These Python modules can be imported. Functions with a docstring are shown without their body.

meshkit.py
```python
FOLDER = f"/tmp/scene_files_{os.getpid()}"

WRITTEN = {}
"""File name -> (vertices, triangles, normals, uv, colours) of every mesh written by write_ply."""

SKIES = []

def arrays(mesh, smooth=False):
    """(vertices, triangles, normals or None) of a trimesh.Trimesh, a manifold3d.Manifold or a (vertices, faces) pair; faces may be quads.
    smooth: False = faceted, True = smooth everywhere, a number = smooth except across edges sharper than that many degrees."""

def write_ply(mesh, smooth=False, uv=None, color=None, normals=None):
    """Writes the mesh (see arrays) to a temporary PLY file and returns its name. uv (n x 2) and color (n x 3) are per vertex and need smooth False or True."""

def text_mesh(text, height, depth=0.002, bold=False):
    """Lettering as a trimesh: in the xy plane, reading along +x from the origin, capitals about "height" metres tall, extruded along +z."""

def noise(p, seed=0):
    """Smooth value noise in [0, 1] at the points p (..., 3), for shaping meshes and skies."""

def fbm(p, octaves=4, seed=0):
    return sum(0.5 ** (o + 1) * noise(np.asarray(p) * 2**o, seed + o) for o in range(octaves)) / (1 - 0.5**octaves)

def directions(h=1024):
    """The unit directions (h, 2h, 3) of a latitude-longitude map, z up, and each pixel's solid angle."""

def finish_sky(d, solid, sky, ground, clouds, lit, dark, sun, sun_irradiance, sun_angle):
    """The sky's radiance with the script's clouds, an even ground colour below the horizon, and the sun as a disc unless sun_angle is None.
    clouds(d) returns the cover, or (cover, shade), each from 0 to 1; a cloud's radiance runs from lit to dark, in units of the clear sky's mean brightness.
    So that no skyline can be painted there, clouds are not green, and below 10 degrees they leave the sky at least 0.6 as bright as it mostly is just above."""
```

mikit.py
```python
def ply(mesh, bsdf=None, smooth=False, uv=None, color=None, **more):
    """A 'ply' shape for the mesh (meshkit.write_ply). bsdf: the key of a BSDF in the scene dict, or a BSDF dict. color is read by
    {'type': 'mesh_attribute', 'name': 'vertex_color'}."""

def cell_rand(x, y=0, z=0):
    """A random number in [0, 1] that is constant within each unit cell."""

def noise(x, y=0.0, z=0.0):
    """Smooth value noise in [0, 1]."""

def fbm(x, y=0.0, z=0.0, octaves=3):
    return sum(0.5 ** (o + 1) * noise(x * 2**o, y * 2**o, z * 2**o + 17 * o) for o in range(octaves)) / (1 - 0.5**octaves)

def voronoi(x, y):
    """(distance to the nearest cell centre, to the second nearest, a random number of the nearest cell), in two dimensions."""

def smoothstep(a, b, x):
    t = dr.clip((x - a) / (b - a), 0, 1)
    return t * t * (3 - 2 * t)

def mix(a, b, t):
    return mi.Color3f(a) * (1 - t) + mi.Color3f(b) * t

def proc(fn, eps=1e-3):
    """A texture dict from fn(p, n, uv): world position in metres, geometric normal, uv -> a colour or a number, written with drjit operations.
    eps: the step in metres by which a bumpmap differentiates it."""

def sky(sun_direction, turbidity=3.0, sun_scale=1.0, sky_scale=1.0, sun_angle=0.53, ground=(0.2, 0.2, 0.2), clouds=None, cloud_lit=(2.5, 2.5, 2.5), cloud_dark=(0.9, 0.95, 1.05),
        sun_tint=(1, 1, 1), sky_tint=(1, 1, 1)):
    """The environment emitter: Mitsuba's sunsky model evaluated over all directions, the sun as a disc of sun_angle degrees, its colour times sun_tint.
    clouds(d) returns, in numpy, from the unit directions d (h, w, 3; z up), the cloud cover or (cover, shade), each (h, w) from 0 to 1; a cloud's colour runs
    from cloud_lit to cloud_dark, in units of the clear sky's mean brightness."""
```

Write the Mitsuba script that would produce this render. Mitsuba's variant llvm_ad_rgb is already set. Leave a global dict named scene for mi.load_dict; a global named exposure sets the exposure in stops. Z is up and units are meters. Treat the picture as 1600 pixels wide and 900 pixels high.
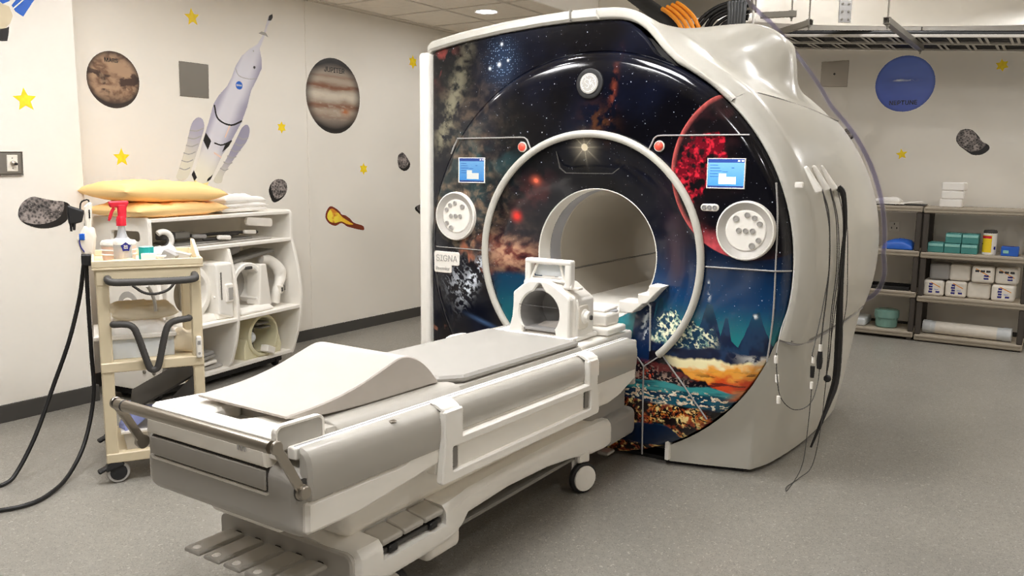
import math, numpy as np, trimesh, mitsuba as mi, drjit as dr, mikit, mapbox_earcut
from mikit import noise, fbm, smoothstep, mix, voronoi, cell_rand
from meshkit import text_mesh, fbm as nfbm
from shapely.geometry import Polygon, Point, LineString, box as sbox
from shapely import affinity
from shapely.ops import unary_union

scene, labels = {}, {}
T = mi.ScalarTransform4f
# ------------------------------------------------------------------ camera, light, exposure
CAM = np.array([1.968, -3.652, 1.4376])
yaw, pitch, roll = np.radians([-33.37, 8.24, -0.605])
fwd = np.array([np.sin(yaw)*np.cos(pitch), np.cos(yaw)*np.cos(pitch), -np.sin(pitch)])
rgt = np.cross(fwd, [0, 0, 1]); rgt /= np.linalg.norm(rgt)
dwn = np.cross(fwd, rgt)
rgt, dwn = math.cos(roll)*rgt + math.sin(roll)*dwn, -math.sin(roll)*rgt + math.cos(roll)*dwn
CM = np.eye(4); CM[:3, 0] = -rgt; CM[:3, 1] = -dwn; CM[:3, 2] = fwd; CM[:3, 3] = CAM
scene['camera'] = {'type': 'perspective', 'fov': math.degrees(2*math.atan(800/1296.0)), 'fov_axis': 'x',
                   'near_clip': 0.05, 'far_clip': 100.0, 'to_world': T(CM)}
exposure = 0.36
LAMP = 82.0        # radiance of a round downlight
PANEL = 27.0        # radiance of an added fill panel
WARM = (1.0, 0.992, 0.985)
CEIL, WL, WS, WR, YC, XE, HI = 2.74, -3.17, -2.86, 4.55, -0.93, -1.645, 3.35
# (x, y, z) of the round ceiling lights, first in view; (x, y) of unseen square fill panels
XW = 2.02          # right edge of the ceiling well; unseen lower strip beyond added for lamps
DOWNLIGHTS = [(-2.223, 2.275, CEIL), (-2.223, -0.6, CEIL), (-2.1, 0.9, CEIL), (-1.1, -1.2, CEIL), (-0.65, -0.42, CEIL),
              (0.2, 1.3, HI), (1.3, 1.1, HI), (1.4, 2.4, HI), (0.2, 2.9, HI), (2.5, 2.4, CEIL), (0.7, 3.3, HI), (2.3, 3.6, CEIL), (1.6, 1.8, HI), (2.3, -1.7, CEIL)]  # right side and rear ones added out of view to brighten
GAIN = [1.0, .95, 1.05, .9, .9, .8, .8, 1.4, 1.1, 1.3, 1.3, 2.2, .8, 1.5]   # relative strength of each
FILL_TROFFERS = [(-1.565, -1.945), (-0.345, -1.945), (0.265, -0.725), (0.875, -3.165)]

# ------------------------------------------------------------------ helpers
def srgb(*c):
    c = np.array(c if len(c) == 3 else c*3, float)/255
    return [float(v) for v in np.where(c <= 0.04045, c/12.92, ((c+0.055)/1.055)**2.4)]
def rgb(c): return {'type': 'rgb', 'value': list(c)}
def mat(name, color, rough=0.45, spec=0.5, metal=0.0, bump=None, two=True, **kw):
    b = {'type': 'principled', 'base_color': color if isinstance(color, dict) else rgb(color), 'roughness': rough, 'specular': spec}
    if metal: b['metallic'] = metal
    b.update(kw)
    if bump: b = {'type': 'bumpmap', 'arbitrary': bump[0], 'scale': bump[1], 'bsdf': b}
    scene['mat_'+name] = {'type': 'twosided', 'bsdf': b} if two else b
    return name
def numbered(base):
    if base not in used: used.add(base); return base
    i = 1
    while f'{base}_{i:03d}' in used: i += 1
    used.add(f'{base}_{i:03d}'); return f'{base}_{i:03d}'
used = set()
def put(key, mesh, m, smooth=False, **more):
    scene[key] = mikit.ply(mesh, 'mat_'+m if m else None, smooth=smooth, **more)
def lab(key, label=None, cat=None, group=None, kind=None):
    d = {}
    if label: d['label'] = label
    if cat: d['category'] = cat
    if group: d['group'] = group
    if kind: d['kind'] = kind
    labels[key] = d
def thing(name, label, cat, group=None, mesh=None, m=None, smooth=False, kind=None):
    k = numbered(name); lab(k, label, cat, group, kind)
    if mesh is not None: put(k, mesh, m, smooth)
    return k
def struct(name, mesh=None, m=None, smooth=False, label=None):
    k = numbered(name); lab(k, label, None, None, 'structure')
    if mesh is not None: put(k, mesh, m, smooth)
    return k
def part(parent, name, mesh, m, smooth=False, label=None, kind=None, **more):
    k = numbered(parent+'__'+name); put(k, mesh, m, smooth, **more)
    if label or kind: lab(k, label, None, None, kind)
    return k

def cat(*ms):
    ms = [x for x in (ms[0] if len(ms) == 1 and isinstance(ms[0], (list, tuple)) else ms)]
    return trimesh.util.concatenate(ms)
def tm(v, f):
    v, f = np.asarray(v, float), np.asarray(f)
    if f.shape[1] == 4: f = np.vstack([f[:, [0, 1, 2]], f[:, [0, 2, 3]]])
    return trimesh.Trimesh(v, f, process=False)
def mv(m, loc=(0, 0, 0), rx=0, ry=0, rz=0, s=None):
    m = m.copy()
    if s is not None: m.apply_scale(s)
    tr = trimesh.transformations
    for a, ax in ((rx, [1, 0, 0]), (ry, [0, 1, 0]), (rz, [0, 0, 1])):
        if a: m.apply_transform(tr.rotation_matrix(math.radians(a), ax))
    m.apply_translation(loc); return m
def frame(m, o, ex, ey, ez):
    M = np.eye(4); M[:3, 0], M[:3, 1], M[:3, 2], M[:3, 3] = ex, ey, ez, o
    m = m.copy(); m.apply_transform(M); return m
def cbox(x0, x1, y0, y1, z0, z1, b=0.003):
    """chamfered box"""
    b = min(b, 0.45*min(abs(x1-x0), abs(y1-y0), abs(z1-z0)))
    P = []
    for sx, x in ((1, x0), (-1, x1)):
        for sy, y in ((1, y0), (-1, y1)):
            for sz, z in ((1, z0), (-1, z1)):
                P += [(x, y+sy*b, z+sz*b), (x+sx*b, y, z+sz*b), (x+sx*b, y+sy*b, z)]
    return trimesh.convex.convex_hull(np.array(P))
SPH = trimesh.creation.icosphere(subdivisions=2, radius=1.0).vertices
def hull(pts): return trimesh.convex.convex_hull(np.asarray(pts, float))
def rbox(x0, x1, y0, y1, z0, z1, r=0.02):
    """box with round edges"""
    r = min(r, 0.499*min(x1-x0, y1-y0, z1-z0))
    return hull(np.vstack([SPH*r+[x, y, z] for x in (x0+r, x1-r) for y in (y0+r, y1-r) for z in (z0+r, z1-r)]))
def rhull(pts, r): return hull(np.vstack([SPH*(r if np.isscalar(r) else r[i])+p for i, p in enumerate(np.asarray(pts, float))]))
def polypts(p): return np.array(p.exterior.coords)[:-1]
def extr(poly, t0, t1, b=0.0):
    """polygon (x, y) extruded along z from t0 to t1, edges bevelled by b"""
    if hasattr(poly, 'geoms'): return cat([extr(g, t0, t1, b) for g in poly.geoms])
    poly = Polygon(poly) if not isinstance(poly, Polygon) else poly
    poly = poly.simplify(1e-5)
    from shapely.geometry.polygon import orient
    poly = orient(poly)
    loops = [np.array(poly.exterior.coords)[:-1]]+[np.array(i.coords)[:-1] for i in poly.interiors]
    def inset(L, d):
        e = np.roll(L, -1, 0)-L; e /= np.linalg.norm(e, axis=1, keepdims=True)+1e-12
        n = np.stack([-e[:, 1], e[:, 0]], 1); n0 = np.roll(n, 1, 0)
        q = n+n0; k = 1+(n*n0).sum(1)
        return L+q/np.maximum(k, 0.4)[:, None]*d
    ins = [inset(L, b) for L in loops] if b else loops
    V, F, base = [], [], 0
    levels = [(ins, t0), (loops, t0+b), (loops, t1-b), (ins, t1)] if b else [(loops, t0), (loops, t1)]
    flat = np.vstack(ins)
    tri = np.asarray(mapbox_earcut.triangulate_float64(flat, np.cumsum([len(L) for L in ins]).astype(np.uint32))).reshape(-1, 3)
    a = flat[tri]; e1, e2 = a[:, 1]-a[:, 0], a[:, 2]-a[:, 0]; area = e1[:, 0]*e2[:, 1]-e1[:, 1]*e2[:, 0]
    tri = np.where((area < 0)[:, None], tri[:, ::-1], tri)
    n = len(flat)
    for L, t in levels: V.append(np.column_stack([np.vstack(L), np.full(n, t)]))
    F.append(tri[:, ::-1]); F.append(tri+n*(len(levels)-1))
    for k in range(len(levels)-1):
        o = 0
        for L in loops:
            m = len(L); i = np.arange(m); j = (i+1) % m
            A, B, Cc, D = o+i+k*n, o+j+k*n, o+j+(k+1)*n, o+i+(k+1)*n
            F.append(np.stack([A, B, Cc], 1)); F.append(np.stack([A, Cc, D], 1)); o += m
    return tm(np.vstack(V), np.vstack(F))
def exz(poly, y0, y1, b=0.0):
    """polygon (x, z) extruded along y"""
    m = extr(poly, -y1, -y0, b); m.vertices = np.column_stack([m.vertices[:, 0], -m.vertices[:, 2], m.vertices[:, 1]]); return m
def eyz(poly, x0, x1, b=0.0):
    """polygon (y, z) extruded along x"""
    m = extr(poly, x0, x1, b); m.vertices = m.vertices[:, [2, 0, 1]]; return m
def rpoly(pts, r, res=4):
    """polygon with round corners"""
    p = Polygon(pts); return p.buffer(-r, join_style=2).buffer(r, quad_segs=res)
def rrect(x0, x1, y0, y1, r, res=4): return sbox(x0+r, y0+r, x1-r, y1-r).buffer(r, quad_segs=res)
def spl(P, n=8, closed=False):
    """Catmull-Rom through the points"""
    P = np.asarray(P, float)
    Q = np.vstack([P[-1], P, P[:2]]) if closed else np.vstack([2*P[0]-P[1], P, 2*P[-1]-P[-2]])
    out = []
    for i in range(len(Q)-3):
        t = np.linspace(0, 1, n, endpoint=False)[:, None]
        a, b, c, d = Q[i:i+4]
        out.append(0.5*((2*b)+(-a+c)*t+(2*a-5*b+4*c-d)*t**2+(-a+3*b-3*c+d)*t**3))
    if not closed: out.append(P[-1:])
    return np.vstack(out)
def tube(P, r, n=10, closed=False, flat=None, caps=True):
    """tube along the points; r a number or one per point; flat squeezes it across"""
    P = np.asarray(P, float); m = len(P)
    r = np.full(m, r, float) if np.isscalar(r) else np.asarray(r, float)
    tg = np.roll(P, -1, 0)-np.roll(P, 1, 0) if closed else np.gradient(P, axis=0)
    tg /= np.linalg.norm(tg, axis=1, keepdims=True)+1e-12
    u = np.cross(tg[0], [0, 0, 1]) if abs(tg[0, 2]) < 0.9 else np.cross(tg[0], [1, 0, 0])
    V, a = [], np.arange(n)*2*np.pi/n
    for i in range(m):
        u = u-tg[i]*(u@tg[i]); u /= np.linalg.norm(u); w = np.cross(tg[i], u)
        V.append(P[i]+r[i]*(np.cos(a)[:, None]*u+np.sin(a)[:, None]*w*(flat or 1)))
    return ringmesh(np.array(V), closed, caps and not closed)
def ringmesh(R, closed=False, caps=True):
    """rings (k, n, 3) joined"""
    k, n = R.shape[:2]; i, j = np.meshgrid(np.arange(k if closed else k-1), np.arange(n), indexing='ij')
    a, b = i*n+j, i*n+(j+1) % n; c, d = ((i+1) % k)*n+(j+1) % n, ((i+1) % k)*n+j
    F = np.stack([a, b, c, d], -1).reshape(-1, 4); F = np.vstack([F[:, [0, 1, 2]], F[:, [0, 2, 3]]])
    V = R.reshape(-1, 3)
    if caps and not closed:
        V = np.vstack([V, R[0].mean(0), R[-1].mean(0)]); q = np.arange(n)
        F = np.vstack([F, np.stack([q*0+k*n, (q+1) % n, q], 1), np.stack([q*0+k*n+1, (k-1)*n+q, (k-1)*n+(q+1) % n], 1)])
    return tm(V, F)
def grid(P):
    """open quad sheet of the points (m, n, 3)"""
    P = np.asarray(P, float); m, n = P.shape[:2]
    i, j = np.meshgrid(np.arange(m-1), np.arange(n-1), indexing='ij')
    a = i*n+j
    return tm(P.reshape(-1, 3), np.stack([a, a+1, a+n+1, a+n], -1).reshape(-1, 4))
def lathe(prof, n=40, axis='z', o=(0, 0, 0), caps=True):
    """profile [(radius, height)] turned round the axis"""
    a = np.arange(n)*2*np.pi/n
    R = np.array([np.column_stack([r*np.cos(a), r*np.sin(a), np.full(n, h)]) for r, h in prof])
    m = ringmesh(R, caps=caps)
    if axis == 'y': m.vertices = np.column_stack([m.vertices[:, 0], m.vertices[:, 2], -m.vertices[:, 1]])
    if axis == 'x': m.vertices = np.column_stack([m.vertices[:, 2], m.vertices[:, 0], m.vertices[:, 1]])
    m.apply_translation(o); return m
def disc(r, t, axis, o, b=0.002, n=32):
    return lathe([(r-b, 0), (r, b), (r, t-b), (r-b, t)], n, axis, o)
def lerp_table(x, xs, ys): return np.interp(x, xs, ys)
def rod(a, b, r, n=8): return tube([a, b], r, n)
# ------------------------------------------------------------------ materials
mat('white', srgb(232, 228, 220), 0.38)
mat('white_gloss', srgb(236, 233, 226), 0.22, clearcoat=0.3, clearcoat_gloss=0.9)
mat('offwhite', srgb(222, 216, 204), 0.5)
mat('shell', srgb(190, 187, 178), 0.26, clearcoat=0.35, clearcoat_gloss=0.9)
mat('bore', srgb(180, 173, 160), 0.5)  # darkened to stand in for the weaker light inside the bore
mat('bore_band', srgb(164, 164, 168), 0.5)
mat('table_grey', srgb(168, 164, 156), 0.28)
mat('table_panel', srgb(178, 174, 167), 0.42)
mat('dark_grey', srgb(120, 117, 111), 0.5)
mat('charcoal', srgb(62, 60, 58), 0.55)
mat('black', srgb(22, 22, 23), 0.5)
mat('rubber', srgb(28, 28, 29), 0.65)
mat('metal', srgb(170, 163, 152), 0.32, metal=1.0)
mat('duct', srgb(240, 236, 228), 0.34, metal=1.0)
mat('tray_steel', srgb(186, 182, 174), 0.45, metal=0.25)
mat('galvanised', srgb(150, 146, 138), 0.4, metal=0.8)
mat('plate', srgb(128, 123, 115), 0.45, metal=0.6)
mat('foam', srgb(176, 169, 161), 0.8)
mat('pad', srgb(152, 149, 143), 0.6)
mat('beige', srgb(208, 194, 164), 0.5)
mat('cream', srgb(214, 208, 176), 0.5)
mat('red', srgb(214, 40, 58), 0.35)
mat('button_red', srgb(232, 84, 66), 0.35)
mat('teal', srgb(30, 160, 160), 0.45)
mat('tealbox', srgb(68, 134, 130), 0.55)
mat('tealbox_light', srgb(140, 196, 190), 0.55)
mat('blue', srgb(40, 95, 190), 0.45)
mat('navy_print', srgb(40, 40, 120), 0.5)
mat('yellow', srgb(238, 205, 40), 0.45)
mat('yellow_cloth', srgb(248, 226, 150), 0.8)
mat('orange', srgb(226, 140, 34), 0.5)
mat('lilac', srgb(150, 160, 215), 0.6)
mat('linen', srgb(226, 214, 190), 0.85)
mat('sheet', srgb(236, 233, 228), 0.8)
mat('blush', srgb(236, 205, 188), 0.5)
mat('shelf', srgb(162, 152, 136), 0.55)
mat('shelf_post', srgb(66, 60, 55), 0.6)
mat('key_grey', srgb(164, 161, 156), 0.4)
mat('trimline', srgb(150, 148, 146), 0.4)
mat('print_dark', srgb(60, 58, 60), 0.5)
mat('print_black', srgb(24, 22, 22), 0.45)
mat('base_rubber', srgb(66, 64, 61), 0.5)
scene['mat_glass'] = {'type': 'thindielectric'}
scene['mat_hose'] = {'type': 'thindielectric', 'int_ior': 1.45, 'specular_transmittance': rgb([.80, .79, .88])}
scene['mat_clear'] = {'type': 'thindielectric', 'int_ior': 1.45, 'specular_transmittance': rgb([.90, .91, .92])}
scene['mat_frosted'] = {'type': 'blendbsdf', 'weight': 0.5, 'a': {'type': 'thindielectric', 'specular_transmittance': rgb([.93, .93, .94])}, 'b': {'type': 'twosided', 'bsdf': {'type': 'principled', 'base_color': rgb(srgb(206, 208, 212)), 'roughness': .3}}}
mat('tealclear', srgb(120, 160, 150), 0.25)
mat('binclear', srgb(206, 210, 212), 0.3)

mat('dark_wall', srgb(86, 82, 78), 0.6, 0.3)
def f_wall(p, n, uv):
    v = fbm(p.x*1.3, p.y*1.3, p.z*1.3)*0.03+noise(p.x*90, p.y*90, p.z*90)*0.012
    return mi.Color3f(*srgb(230, 225, 216))*(0.975+v)
mat('wall', mikit.proc(f_wall), 0.6, 0.3)
def f_tile(p, n, uv):
    v = noise(p.x*160, p.y*160, 0.5); s = smoothstep(0.74, 0.86, v)
    return mi.Color3f(*srgb(214, 206, 194))*(1-0.22*s)*(0.97+0.05*noise(p.x*30, p.y*30, 3.0))
mat('ceiling_tile', mikit.proc(f_tile), 0.85, 0.1)
mat('ceiling_grid', srgb(196, 189, 178), 0.5)
def f_floor(p, n, uv):
    a = cell_rand(dr.floor(p.x*260), dr.floor(p.y*260), 3.0); b = noise(p.x*150, p.y*150, 7.0)
    c = fbm(p.x*1.6, p.y*1.6, 2.0); d = noise(p.x*60, p.y*60, 1.0)
    base = mix(srgb(126, 123, 116), srgb(140, 136, 128), d*0.4+c*0.6)
    base = mix(base, srgb(96, 92, 86), smoothstep(0.82, 0.95, a)*0.45)
    base = mix(base, srgb(182, 178, 168), smoothstep(0.82, 0.94, b)*0.4)
    return base*(0.95+0.10*c)
mat('floor', mikit.proc(f_floor), 0.33, 0.45)
# ------------------------------------------------------------------ the room
XR, YF = 3.4, -5.2
struct('floor', cbox(WL-.2, XR+.1, YF-.1, WR+.1, -0.1, 0.0, 0.0005), 'floor', label='grey speckled sheet vinyl floor')
# left wall in three sheet panels with fine joints
wl = struct('wall_left', cbox(WL-.12, WL-.004, YC-.05, WR+.1, 0, HI, .0005), 'wall', label='pale warm white wall behind the coil cabinet')
for i, (a, b) in enumerate([(YC, 1.118), (1.121, 3.35), (3.353, WR)]):
    part(wl, 'panel', cbox(WL-.01, WL, a, b, 0, HI, .0015), 'wall')
struct('wall_step', cbox(WL-.12, WS, YF, YC, 0, HI, .003), 'wall', label='white wall section standing proud at the near left corner')
struct('wall_rear', cbox(WL-.1, XR+.1, WR, WR+.12, 0, HI, .001), 'wall', label='pale rear wall behind the storage shelves')
struct('wall_right', cbox(XR, XR+.12, YF-.1, WR+.1, 0, HI, .001), 'wall')
struct('wall_front', cbox(WL-.1, XR+.1, YF-.12, YF, 0, HI, .001), 'dark_wall')
def skirting(pts, name):
    struct(name, cbox(*pts, .002), 'base_rubber')
skirting((WL, WL+.012, YC, WR, 0, .09), 'baseboard_left')
skirting((WS, WS+.012, YF, YC+.012, 0, .10), 'baseboard_step')
skirting((WL+.012, WS, YC, YC+.012, 0, .10), 'baseboard_return')
skirting((WL+.012, XR, WR-.012, WR, 0, .09), 'baseboard_rear')
# ceilings: tiles in a grid over the front and left, a raised well over the scanner
YE = 0.30
cl = struct('ceiling', cbox(WL-.1, XR+.1, YF-.1, YE, CEIL+.03, CEIL+.08, .001), 'ceiling_grid', label='suspended ceiling of pale acoustic tiles')
part(cl, 'slab', cbox(WL-.1, XE, YE, WR, CEIL+.03, CEIL+.08, .001), 'ceiling_grid'); part(cl, 'slab', cbox(XW, XR+.1, YE, WR, CEIL+.03, CEIL+.08, .001), 'ceiling_grid')
gx0, gy0, gs = -3.17+.08, 0.80, 0.61
holes = [(x, y, .105) for x, y, z in DOWNLIGHTS if z == CEIL]
def tiles(x0, x1, y0, y1):
    for i in range(-2, 12):
        for j in range(-11, 8):
            a0, a1 = max(gx0+i*gs, x0), min(gx0+(i+1)*gs, x1)
            b0, b1 = max(gy0+j*gs, y0), min(gy0+(j+1)*gs, y1)
            if a1-a0 < .03 or b1-b0 < .03: continue
            poly = sbox(a0+.008, b0+.008, a1-.008, b1-.008)
            for tx, ty in FILL_TROFFERS: poly = poly.difference(sbox(tx-.3, ty-.3, tx+.3, ty+.3))
            for hx, hy, hr in holes: poly = poly.difference(Point(hx, hy).buffer(hr, quad_segs=10))
            for g in getattr(poly, 'geoms', [poly]):
                if g.area > 1e-3: part(cl, 'tile', extr(g, CEIL, CEIL+.028), 'ceiling_tile')
tiles(WL, XE, YE, WR); tiles(XW, XR, YE, WR); tiles(WL, XR, -2.6, YE)
part(cl, 'tile_field', extr(sbox(WL, YF, XR, -2.61).difference(unary_union([sbox(tx-.3, ty-.3, tx+.3, ty+.3) for tx, ty in FILL_TROFFERS])), CEIL, CEIL+.028), 'ceiling_tile')
gm = []
for i in range(-1, 12):
    x = gx0+i*gs
    if x < XE or x > XW+.02: gm.append(cbox(x-.011, x+.011, -2.6, WR, CEIL-.006, CEIL+.004, .001))
    elif x < XR: gm.append(cbox(x-.011, x+.011, -2.6, YE, CEIL-.006, CEIL+.004, .001))
for j in range(-6, 7):
    y = gy0+j*gs
    if y < YE: gm.append(cbox(WL, XR, y-.011, y+.011, CEIL-.006, CEIL+.004, .001))
    elif y < WR: gm += [cbox(WL, XE, y-.011, y+.011, CEIL-.006, CEIL+.004, .001), cbox(XW, XR, y-.011, y+.011, CEIL-.006, CEIL+.004, .001)]
struct('trim_1', cbox(WL, WL+.025, YC, WR, CEIL-.008, CEIL+.006, .001), 'ceiling_grid', label='wall angle of the suspended ceiling')
for g in gm: part(cl, 'grid_bar', g, 'ceiling_grid')
struct('ceiling_well', extr(sbox(XE-.05, YE-.05, XW+.05, WR+.1).difference(unary_union([Point(x, y).buffer(.1) for x, y, z in DOWNLIGHTS if z == HI])), HI, HI+.05), 'wall', label='raised ceiling over the scanner')
struct('wall_soffit', cbox(XE, XE+.02, YE, WR, CEIL-.004, HI, .001), 'wall', label='bright soffit face at the edge of the tiled ceiling')
struct('wall_well', cbox(XE, XW, YE-.02, YE, CEIL-.004, HI, .001), 'wall'); struct('wall_well', cbox(XW, XW+.02, YE, WR, CEIL-.004, HI, .001), 'wall')
struct('column', cbox(XE+.02, -1.04, 3.15, WR, 0, HI, .004), 'wall', label='white boxed column behind the scanner')
# lights: only the first downlight is in view, square panels added as fill
LAMP_AT = ['glowing in the tiled ceiling left of the scanner top', 'out of view over the near end of the coil cabinet', 'added out of view over the far end of the coil cabinet', 'out of view over the utility cart', 'out of view in front of the left half of the scanner face',
           'out of view above the middle of the scanner', 'out of view above the right flank of the scanner', 'added out of view behind the right flank of the scanner', 'added out of view behind the scanner near the black pipe', 'added out of view over the floor right of the hanging leads',
           'added out of view near the curved metal band', 'added out of view before the rear wall at the right', 'added out of view above the clear hose', 'added out of view over the floor right of the patient table']
for (x, y, z), gain, where in zip(DOWNLIGHTS, GAIN, LAMP_AT):
    k = thing('downlight', 'round recessed ceiling downlight '+where, 'ceiling light', 'round ceiling downlights')
    part(k, 'trim_ring', lathe([(.088, .02), (.090, -.002), (.102, -.005), (.106, .003)], 32, 'z', (x, y, z-.001), False), 'white', 30)
    d = lathe([(.0005, .0), (.0875, 0)], 32, 'z', (x, y, z-.002), False)
    if d.face_normals[:, 2].mean() > 0: d.invert()
    kk = part(k, 'lens', d, 'white'); scene[kk]['emitter'] = {'type': 'area', 'radiance': rgb([LAMP*gain*c for c in WARM])}
for (tx, ty), where in zip(FILL_TROFFERS, ('out of view over the utility cart', 'over the near end of the patient table', 'over the head coil end of the table', 'nearest the camera')):
    k = thing('fill_troffer', 'square fill light panel added in the unseen ceiling '+where, 'ceiling light', 'added square fill panels')
    fr = sbox(tx-.297, ty-.297, tx+.297, ty+.297).difference(sbox(tx-.275, ty-.275, tx+.275, ty+.275))
    part(k, 'frame', extr(fr, CEIL-.006, CEIL+.02), 'white')
    d = tm([(tx-.275, ty-.275, CEIL+.004), (tx-.275, ty+.275, CEIL+.004), (tx+.275, ty+.275, CEIL+.004), (tx+.275, ty-.275, CEIL+.004)], [[0, 1, 2, 3]])
    kk = part(k, 'diffuser', d, 'white'); scene[kk]['emitter'] = {'type': 'area', 'radiance': rgb([PANEL*c for c in WARM])}
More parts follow.
